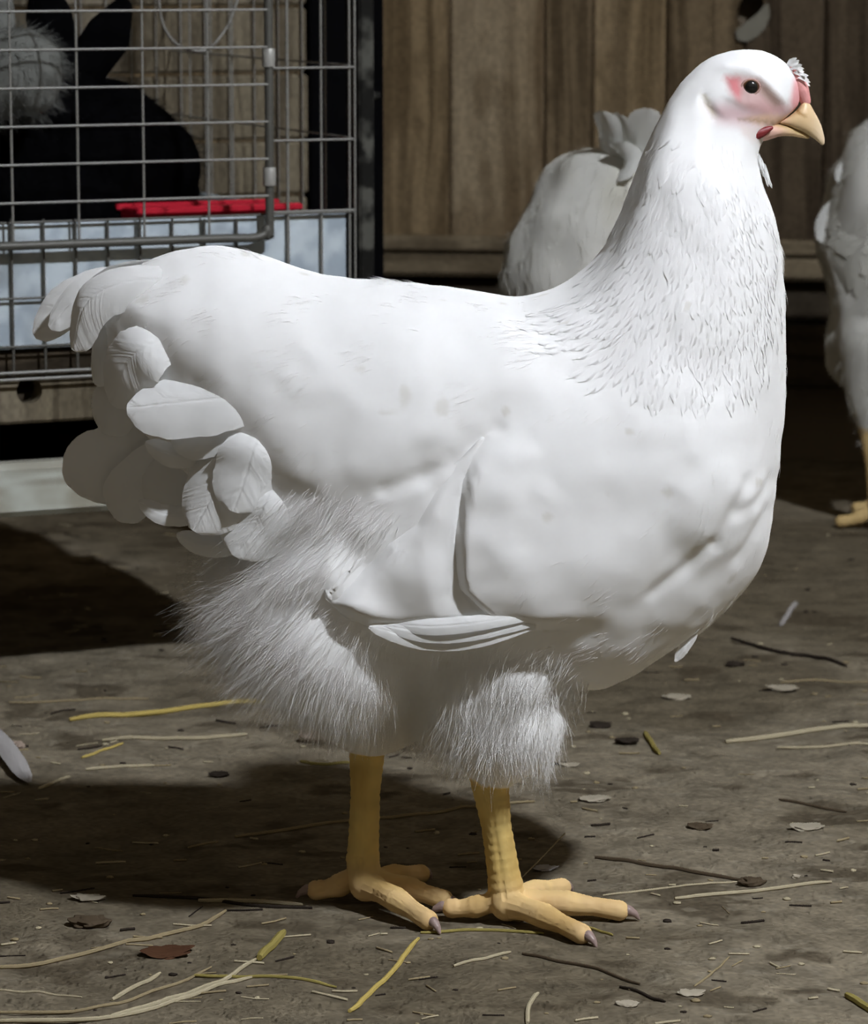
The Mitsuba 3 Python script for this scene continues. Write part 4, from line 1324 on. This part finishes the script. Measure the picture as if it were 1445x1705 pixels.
# right side mesh and rear mesh
DEEP = 0.36
for k in range(1, 8):
    t_ = k * DEEP / 8
    obj('wire', tube([at(sR, t_, z_low), at(sR, t_, ZT)], R * 0.8), 'mat_wire', cage, smooth=True)
for k in range(1, 8):
    z = Z(350, 540) + k * 0.0485
    if z < ZT:
        obj('wire', tube([at(sR, 0, z), at(sR, DEEP, z)], R * 0.8), 'mat_wire', cage, smooth=True)
for k in range(26):
    s_ = S(500, 200, DEEP) - k * 0.0125 * 1.6
    obj('rear_wire', tube([at(s_, DEEP - 0.004, Z(370, 300, DEEP)), at(s_, DEEP - 0.004, ZT)], R * 0.8), 'mat_wire', cage, smooth=True)
# tray, base and posts
z_t0, z_t1 = Z(580, 60), Z(367, 200)
s_t = S(577, 420)
obj('tray_front', cbox(sL, s_t, 0.000, 0.0035, z_t0, z_t1, 0.001), 'mat_galvanised', cage, label='galvanised sheet-metal tray front')
obj('tray_side', cbox(s_t - 0.003, s_t, 0.0035, DEEP, z_t0, z_t1 - 0.004, 0.001), 'mat_galvanised', cage)
obj('tray_floor', cbox(sL, s_t, 0.0035, DEEP, Z(480, 60), Z(480, 60) + 0.004, 0.001), 'mat_galvanised', cage)
z_b0, z_b1 = Z(706, 60), Z(634, 60)
hole_s, hole_z = cage_sz([52], [652])
bd = man(cbox(sL, sR, 0.004, 0.022, z_b0, z_b1, 0.002))
hole = m3.Manifold.cylinder(0.1, 0.0088, 0.0088, 28).rotate([90, 0, 0]).rotate([0, 0, math.degrees(CY)]).translate([float(c) for c in (C0 + CU * hole_s[0] + CN * 0.06 + np.array([0, 0, hole_z[0]]))])
obj('base_board', tm(bd - hole), 'mat_plank_grey', cage, label='wooden base board with a round dark hole')
obj('base_frame', cbox(sL, sR, 0.006, 0.024, z_b1 + 0.001, z_t0 - 0.001, 0.002), 'mat_rail_dark', cage)
obj('base_floor', cbox(sL, sR, 0.023, DEEP, z_b0, z_b0 + 0.02, 0.002), 'mat_rail_dark', cage)
sp0, sp1 = S(593, 250), S(619, 250)
obj('corner_post', cbox(sp0, sp1, -0.006, 0.02, 0.0, ZT + 0.03, 0.002), 'mat_post', cage, label='dark rough corner post')
obj('corner_post', cbox(sL - 0.02, sL - 0.002, -0.006, 0.02, 0.0, ZT + 0.03, 0.002), 'mat_post', cage)
z_s0, z_s1 = Z(858, 60), Z(769, 60)
s_k = S(470, 820)
obj('skid_plank', cbox(sL, sp0 - 0.001, -0.004, 0.016, z_s0, z_s1, 0.004), 'mat_lime', cage, label='pale whitewashed plank along the bottom')
obj('gap_shade_panel', cbox(sL, sp0, 0.05, 0.062, z_s1 - 0.006, z_b0 - 0.001, 0.001), 'mat_gap_and_cord', cage)  # black panel added to darken the gap above the plank
obj('skid_floor', cbox(sL, sp0 - 0.001, 0.017, 0.34, z_s0 + 0.004, z_s0 + 0.014, 0.002), 'mat_rail_dark', cage)
obj('rear_leg', cbox(sL - 0.02, sL - 0.002, 0.33, 0.35, 0.0, ZT + 0.03, 0.002), 'mat_post', cage)
bz = Z(160, 622)
obj('bolt', tm(m3.Manifold.cylinder(0.008, 0.0028, 0.0028, 14).rotate([0, 90, 0]).rotate([0, 0, math.degrees(CY)]).translate([float(c) for c in at(sp1 - 0.001, 0.004, bz)])), 'mat_post', cage)
obj('top_rail', cbox(sL - 0.02, sp1, -0.004, 0.016, ZT, ZT + 0.025, 0.002), 'mat_post', cage)
# back boards, one by one, and a black board added for the dark opening beside them
e1 = S(515, 200, DEEP)
zz = [Z(p, 330, DEEP) for p in (420, 330, 237, 124, 12, -100, -212, -325)]
for a, b in zip(zz[:-1], zz[1:]):
    if a < ZT:
        obj('back_board', cbox(sL, e1 - rng.uniform(0, 0.002), DEEP, DEEP + 0.012, a + 0.0012, min(b, ZT) - 0.0012, 0.002), 'mat_plank_grey', cage)
obj('added_dark_board', cbox(e1 + 0.001, S(640, 200, DEEP), DEEP + 0.0, DEEP + 0.018, 0.0, ZT, 0.002), 'mat_gap_and_cord', cage, label='black upright board added for the dark opening')

obj('wire_hook', tube(bez([cage_point(a, b, 0.10)[0] for a, b in ((262, -30), (268, 28), (283, 62), (308, 81), (345, 82), (376, 48), (392, 10), (404, -35))], 30), 0.0011, 7), 'mat_wire', cage, smooth=True, label='bent wire hook hanging inside')

# red tray standing in the hutch
rt = thing('feeding_tray', 'red plastic feeding tray lying in the hutch behind the sheet-metal front', 'tray')
ra, rb = S(235, 350, 0.05), S(492, 350, 0.05)
z0r, z1r = Z(480, 60) + 0.004, Z(344, 360, 0.06)
rz = z1r - z0r
for nm, bb in (('front_side', (ra, rb, 0.050, 0.054)), ('rear_side', (ra, rb, 0.091, 0.095)), ('end_side', (ra, ra + 0.004, 0.054, 0.091)), ('end_side', (rb - 0.004, rb, 0.054, 0.091))):
    obj(nm, cbox(*bb, z0r, z1r, 0.0015), 'mat_red', rt)
obj('rim', cat([cbox(ra - 0.004, rb + 0.004, 0.046, 0.056, z1r - 0.003, z1r + 0.0015, 0.001), cbox(ra - 0.004, rb + 0.004, 0.089, 0.099, z1r - 0.003, z1r + 0.0015, 0.001)]), 'mat_red', rt)
obj('tray_bottom', cbox(ra + 0.004, rb - 0.004, 0.054, 0.091, z0r, z0r + 0.004, 0.001), 'mat_red', rt)


# rabbits in the hutch: a black one in front, a pale grey one behind it
def rabbit(key, mat, T0, parts, ears, eyes, tail_p):
    """parts: chains of (pixel x, pixel y, depth in the hutch, radius)."""
    solid = m3.Manifold()
    for ch in parts:
        solid = solid + chain([cage_point(a, b, d)[0] for a, b, d, r in ch], [r for *_, r in ch], 28)
    m = trimesh.smoothing.filter_taubin(tm(solid.refine_to_length(0.005)), iterations=14)
    v = np.array(m.vertices) + np.array(m.vertex_normals) * (0.0015 * vnoise(np.array(m.vertices), 0.012, 4))[:, None]
    obj('body', trimesh.Trimesh(v, m.faces, process=False), mat, key, smooth=True)
    hp, hf = trimesh.sample.sample_surface(m, 5000, seed=3)
    hn = np.array(m.face_normals)[hf]
    hr = np.random.default_rng(3)
    obj('fur', scatter_hairs(np.array(hp), hn * 0.7 + np.array([0.5, 0, -0.5]) + 0.3 * hr.standard_normal((len(hp), 3)), hr.uniform(0.006, 0.012, len(hp)), 0.00025, 0.2 * hr.standard_normal((len(hp), 3)), 3, 2), mat, key, smooth=True, kind='stuff')
    for ch in ears:
        e = chain([cage_point(a, b, d)[0] for a, b, d, r in ch], [r for *_, r in ch], 20)
        e = tm(e.refine_to_length(0.004))
        c = np.array(e.vertices).mean(0)
        v = np.array(e.vertices)
        v = v - CN * (((v - c) @ CN) * 0.55)[:, None]
        obj('ear', trimesh.smoothing.filter_taubin(trimesh.Trimesh(v, e.faces, process=False), iterations=6), mat, key, smooth=True)
    for a, b, d, r in eyes:
        obj('eye', trimesh.creation.icosphere(2, r).apply_translation(cage_point(a, b, d)[0]), 'mat_black_fur', key, smooth=True)
    a, b, d, r = tail_p
    obj('tail', trimesh.creation.icosphere(3, r).apply_translation(cage_point(a, b, d)[0]), mat, key, smooth=True)


zf = Z(480, 60)
br = thing('rabbit', 'black rabbit with upright ears sitting in the wire hutch', 'rabbit')
rabbit(br, 'mat_black_fur', None,
       [[(-40, 280, 0.15, 0.050), (60, 262, 0.15, 0.055), (160, 262, 0.15, 0.056), (250, 275, 0.15, 0.036)], [(160, 330, 0.15, 0.045), (235, 315, 0.15, 0.036), (278, 262, 0.15, 0.020)],
        [(80, 215, 0.14, 0.040), (118, 190, 0.13, 0.030)], [(-20, 330, 0.14, 0.050), (100, 350, 0.14, 0.055), (180, 375, 0.14, 0.040)], [(250, 330, 0.15, 0.030), (292, 290, 0.15, 0.013)],
        [(-60, 380, 0.12, 0.022), (-100, 410, 0.10, 0.014)], [(200, 390, 0.13, 0.026), (130, 405, 0.11, 0.016)]],
       [[(112, 165, 0.13, 0.013), (98, 95, 0.13, 0.017), (82, 30, 0.13, 0.017), (70, -22, 0.13, 0.008)], [(122, 165, 0.13, 0.013), (148, 105, 0.13, 0.016), (178, 62, 0.13, 0.017), (203, 15, 0.13, 0.008)]],
       [(86, 200, 0.095, 0.004), (128, 196, 0.100, 0.004)], (300, 318, 0.16, 0.014))
gr = thing('rabbit', 'pale grey rabbit at the left edge of the hutch, only its face in view', 'rabbit')
rabbit(gr, 'mat_grey_fur', None,
       [[(-300, 230, 0.11, 0.042), (-210, 200, 0.10, 0.036), (-20, 130, 0.070, 0.028)], [(-20, 130, 0.075, 0.030), (32, 118, 0.062, 0.029), (46, 146, 0.058, 0.020)], [(-310, 330, 0.11, 0.046), (-240, 350, 0.10, 0.036), (-210, 220, 0.10, 0.034)], [(-230, 360, 0.09, 0.024), (-200, 420, 0.07, 0.014)]],
       [[(-10, 70, 0.085, 0.012), (-30, 30, 0.10, 0.016), (-60, -20, 0.12, 0.008)], [(5, 65, 0.085, 0.012), (-12, 15, 0.10, 0.015), (-30, -40, 0.12, 0.008)]],
       [(-30, 92, 0.045, 0.004), (-70, 100, 0.07, 0.004)], (-320, 380, 0.13, 0.014))

# ------------------------------------------------------------------ straw, twigs and chips on the floor
def stalk(points, w_px, lift=0.0, flat=0.55, n=18):
    p = bez(PZ(*np.array(points, float).T, 0.0), n)
    d = np.linalg.norm((p - CAM), axis=1)
    r = w_px * d.mean() / F / 2
    z = floor_height(p[:, 0], p[:, 1])
    p[:, 2] = np.maximum(z, z.mean() - 0.001) + r * 0.75 + lift
    taper = np.interp(np.linspace(0, 1, n), [0, 0.1, 0.9, 1], [0.7, 1, 0.95, 0.55])
    m = tube(p, r * taper, 7)
    return m


def chip(x, y, wx, wy, seed=0, thick=0.0012):
    """A curled flake of husk or bark lying on the floor."""
    c = PZ(x, y, 0.0)[0]
    s = np.linalg.norm(c - CAM) / F
    a, b = wx * s / 2, wy * s / 2 / 0.28
    r = np.random.default_rng(seed)
    m = trimesh.creation.icosphere(3, 1.0)
    v = np.array(m.vertices)
    k = 1 + 0.30 * vnoise(v * 0.5 + seed, 0.35, seed) + 0.22 * vnoise(v * 0.5 + seed, 0.16, seed + 2)
    v = v * k[:, None] * [a, min(b, a * 0.8), thick + 0.0]
    ang = r.uniform(-0.3, 0.3)
    v = v @ np.array([[math.cos(ang), math.sin(ang), 0], [-math.sin(ang), math.cos(ang), 0], [0, 0, 1]])
    v[:, 2] += 0.10 * (v[:, 0] ** 2) / max(a, 1e-4) + thick * 0.6
    v += [c[0], c[1], floor_height(c[0], c[1])]
    return trimesh.Trimesh(v, m.faces, process=False)


LITTER = [
    ('straw', [(116, 1198), (300, 1182), (471, 1169)], 9, 'gold', 'bright yellow straw lying behind the hen, left of its legs'),
    ('straw', [(170, 1229), (300, 1228), (411, 1223)], 7, 'pale', 'pale straw just in front of the bright yellow straw'),
    ('straw', [(15, 1171), (140, 1168), (248, 1163)], 4, 'tan', 'thin dull straw behind the bright yellow straw'),
    ('straw', [(136, 1258), (205, 1237)], 5, 'gold', 'short yellowish straw near the left edge, below the pale straw'),
    ('straw', [(143, 1278), (256, 1270)], 6, 'pale', 'short pale straw above the left end of the hen shadow'),
    ('straw', [(64, 1312), (116, 1291)], 6, 'pale', 'short tilted straw beside the tip of the grey feather'),
    ('straw', [(391, 1390), (560, 1369), (720, 1352), (890, 1338)], 6, 'tan', 'long brownish straw crossing the hen shadow behind both legs'),
    ('straw', [(312, 1407), (364, 1398)], 4, 'tan', 'short straw in the hen shadow, left of the long brownish one'),
    ('straw', [(330, 1502), (420, 1503), (504, 1508)], 8, 'pale', 'pale straw ending under the rear toe of the left foot'),
    ('twig', [(221, 1496), (330, 1498), (430, 1510), (520, 1512)], 6, 'dark', 'dark twig along the pale straw left of the left foot'),
    ('straw', [(-10, 1612), (78, 1603), (229, 1572), (329, 1545), (376, 1518)], 8, 'tan', 'long curved grey-tan stalk at the lower left'),
    ('straw', [(432, 1604), (450, 1582), (473, 1557)], 15, 'olive', 'thick short yellow straw stub at the bottom, left of the feet'),
    ('straw', [(186, 1692), (290, 1664), (372, 1638), (426, 1603)], 8, 'pale', 'curved stalk leading to the thick yellow stub'),
    ('straw', [(186, 1665), (267, 1623)], 8, 'pale', 'short pale straw above the straw bundle at the bottom left'),
    ('straw', [(-10, 1700), (186, 1694), (349, 1654), (419, 1636)], 8, 'pale', 'longest pale straw along the bottom left corner'),
    ('straw', [(-10, 1682), (136, 1680), (240, 1660), (352, 1616)], 6, 'tan', 'thin straw crossing the bundle at the bottom left'),
    ('straw', [(-10, 1647), (70, 1650), (136, 1657)], 4, 'pale', 'thin straw at the left edge near the bottom'),
    ('straw', [(324, 1628), (440, 1636), (560, 1648)], 6, 'olive', 'yellow-brown straw below the thick stub'),
    ('straw', [(582, 1692), (640, 1632), (697, 1568)], 9, 'gold', 'yellow straw slanting up towards the left foot at the bottom centre'),
    ('straw', [(1208, 1234), (1330, 1219), (1470, 1208)], 9, 'pale', 'long pale straw at the right edge, level with the thighs'),
    ('straw', [(1293, 1244), (1380, 1246), (1470, 1243)], 5, 'pale', 'thinner pale straw under the long one at the right edge'),
    ('straw', [(1074, 1219), (1098, 1256)], 9, 'olive', 'short olive straw piece right of the near thigh'),
    ('twig', [(991, 1434), (1098, 1449), (1231, 1468)], 7, 'brown', 'dark twig right of the near foot'),
    ('straw', [(1003, 1494), (1120, 1482), (1239, 1469)], 4, 'pale', 'thin pale straw right of the longest toe'),
    ('straw', [(1123, 1503), (1264, 1487), (1384, 1475)], 7, 'pale', 'pale straw at the right, in front of the dark twig'),
    ('twig', [(1297, 1337), (1350, 1346), (1409, 1356)], 5, 'brown', 'thin brown twig at the right'),
    ('twig', [(870, 1592), (980, 1618), (1065, 1645)], 6, 'brown', 'brown twig below the near foot'),
    ('twig', [(1032, 1649), (1107, 1678)], 6, 'dark', 'short dark twig near the bottom, right of the centre'),
    ('straw', [(1156, 1653), (1186, 1628), (1214, 1600)], 4, 'tan', 'thin straw slanting up at the bottom right'),
    ('straw', [(1409, 1662), (1470, 1694)], 13, 'olive', 'thick yellow-brown straw in the bottom right corner'),
    ('twig', [(1218, 1066), (1297, 1091), (1345, 1098), (1409, 1116)], 7, 'dark', 'dark crooked twig right of the breast'),
    ('straw', [(1326, 1002), (1300, 1036)], 9, 'lilac', 'whitish stick below the breast at the right'),
    ('straw', [(878, 1712), (880, 1685), (896, 1662)], 8, 'pale', 'curved pale straw at the bottom edge below the near foot'),
    ('straw', [(755, 1616), (800, 1606), (850, 1590)], 6, 'pale', 'short straw in front of the near foot'),
    ('straw', [(700, 1556), (800, 1553), (905, 1560)], 6, 'olive', 'yellowish straw touching the front of the near foot'),
    ('straw', [(500, 1262), (545, 1270), (590, 1266)], 6, 'olive', 'short straw behind the far leg'),
    ('straw', [(975, 1548), (1000, 1556), (1020, 1563)], 5, 'olive', 'tiny straw at the claw of the outer toe'),
    ('straw', [(1300, 1140), (1380, 1138), (1470, 1142)], 4, 'tan', 'thin straw behind the pale chip at the right'),
]
for nm, pts, w_, mt, lb in LITTER:
    k = thing(nm, lb, nm, 'loose straws on the floor' if nm == 'straw' else 'twigs on the floor')
    scene[k] = mikit.ply(stalk(pts, w_), 'mat_straw_' + mt, smooth=40)
CHIPS = [('husk_chip', 1302, 1150, 50, 13, 'chip', 'white oval chip right of the breast feather'), ('husk_chip', 1127, 1160, 42, 12, 'chip', 'pale ragged chip right of the thigh'),
         ('husk_chip', 948, 1273, 28, 10, 'chip', 'small pale chip beside the near thigh'), ('husk_chip', 990, 1334, 46, 10, 'chip', 'slim pale flake behind the near foot'),
         ('husk_chip', 1342, 1392, 50, 12, 'chip', 'grey-white oval flake at the right'), ('husk_chip', 1150, 1664, 46, 16, 'chip', 'pale flake at the bottom right'),
         ('husk_chip', 1044, 1680, 36, 16, 'chip', 'curled pale husk near the bottom edge'), ('husk_chip', 150, 1503, 56, 12, 'chip', 'pale curled flake in front of the hen shadow at the left'),
         ('husk_chip', 1325, 1467, 14, 9, 'chip', 'tiny pale chip right of the pale straw'), ('husk_chip', 905, 1449, 40, 9, 'lilac', 'bluish white flake right of the near leg'),
         ('dry_leaf', 275, 1592, 88, 22, 'rust', 'dark rust-brown leaf at the lower left'), ('clod', 365, 1285, 30, 12, 'dark', 'black clod behind the hen shadow'),
         ('clod', 998, 1206, 38, 10, 'dark', 'dark clod right of the near thigh'), ('clod', 1046, 1236, 40, 12, 'dark', 'dark clod left of the olive straw piece'),
         ('clod', 1222, 1112, 30, 14, 'dark', 'dark clod right of the loose breast feather'), ('clod', 1165, 1382, 40, 10, 'brown', 'brown clod at the right, behind the dark twig'),
         ('clod', 150, 1548, 60, 18, 'brown', 'ragged dark clod under the flake at the left'), ('clod', 540, 1232, 80, 34, 'stone', 'grey-brown clod behind the far leg'),
         ('clod', 1252, 1474, 40, 14, 'brown', 'dark clod at the end of the dark twig'), ('pebble', 29, 1243, 24, 22, 'stone', 'pinkish pebble at the left edge')]
for q_, (nm, x, y, wx, wy, mt, lb) in enumerate(CHIPS):
    k = thing(nm, lb, {'husk_chip': 'husk', 'dry_leaf': 'leaf', 'clod': 'clod', 'pebble': 'pebble'}[nm])
    scene[k] = mikit.ply(chip(x, y, wx, wy, q_ + 1, 0.0012 if nm in ('husk_chip', 'dry_leaf') else wy * 0.00016), 'mat_straw_' + mt, smooth=True)
gp = PZ([-60, 0, 50], [1206, 1252, 1308], 0.0)
gp[:, 2] += floor_height(gp[:, 0], gp[:, 1]) + np.array([0.012, 0.009, 0.003])
k = thing('loose_feather', 'grey-white feather lying on the floor at the left edge', 'feather')
scene[k] = mikit.ply(feather(gp, (0.15, -0.7, 0.7), 0.013, 0.12, 14, 8, seed=77), 'mat_straw_lilac', smooth=True)
fb = PZ([868], [1462], 0.002)[0]
k = thing('fibre', 'thin upright fibre beside the near leg', 'fibre')
scene[k] = mikit.ply(tube(bez([fb, P(900, 1430, fb[1])[0], P(941, 1387, fb[1])[0]], 10), 0.00035, 5), 'mat_straw_pale', smooth=True)

# chaff: bits too many to count
bits = {'pale': [], 'tan': [], 'dark': []}
r = np.random.default_rng(5)
for q_ in range(1100):
    x, y = r.uniform(-500, 1945), 2000 - 1125 * r.random() ** 1.1
    c = PZ(x, y, 0.0)[0]
    z = floor_height(c[0], c[1])
    kind = r.choice(['pale', 'tan', 'dark'], p=[0.28, 0.42, 0.30])
    if r.random() < 0.55:
        L, a = r.uniform(0.003, 0.013) * (1.6 if x < 560 else 1), r.normal(0.1, 0.5)
        d = np.array([math.cos(a), math.sin(a), 0]) * L / 2
        rad = r.uniform(0.0003, 0.0008)
        p = np.array([c - d, c, c + d])
        p[:, 2] = floor_height(p[:, 0], p[:, 1]) + rad * 0.8
        bits[kind].append(tube(p, rad, 4))
    else:
        m = trimesh.creation.icosphere(1, 1.0)
        s = r.uniform(0.0008, 0.0024)
        vv = np.array(m.vertices) * [s, s * r.uniform(0.5, 1), s * 0.45] * r.uniform(0.75, 1.2, (len(m.vertices), 1))
        bits[kind].append(trimesh.Trimesh(vv + [c[0], c[1], z + s * 0.2], m.faces, process=False))
k = numbered('chaff')
labels[k] = {'label': 'straw chaff and dark crumbs scattered over the dirt floor', 'category': 'chaff', 'kind': 'stuff'}
allbits = [(m, STRAW[kind]) for kind in bits for m in bits[kind]]
scene['mat_chaff'] = {'type': 'twosided', 'bsdf': {'type': 'diffuse', 'reflectance': VC}}
scene[k] = mikit.ply(cat([m for m, _ in allbits]), 'mat_chaff', smooth=True, color=np.vstack([np.tile(c, (len(m.vertices), 1)) for m, c in allbits]))
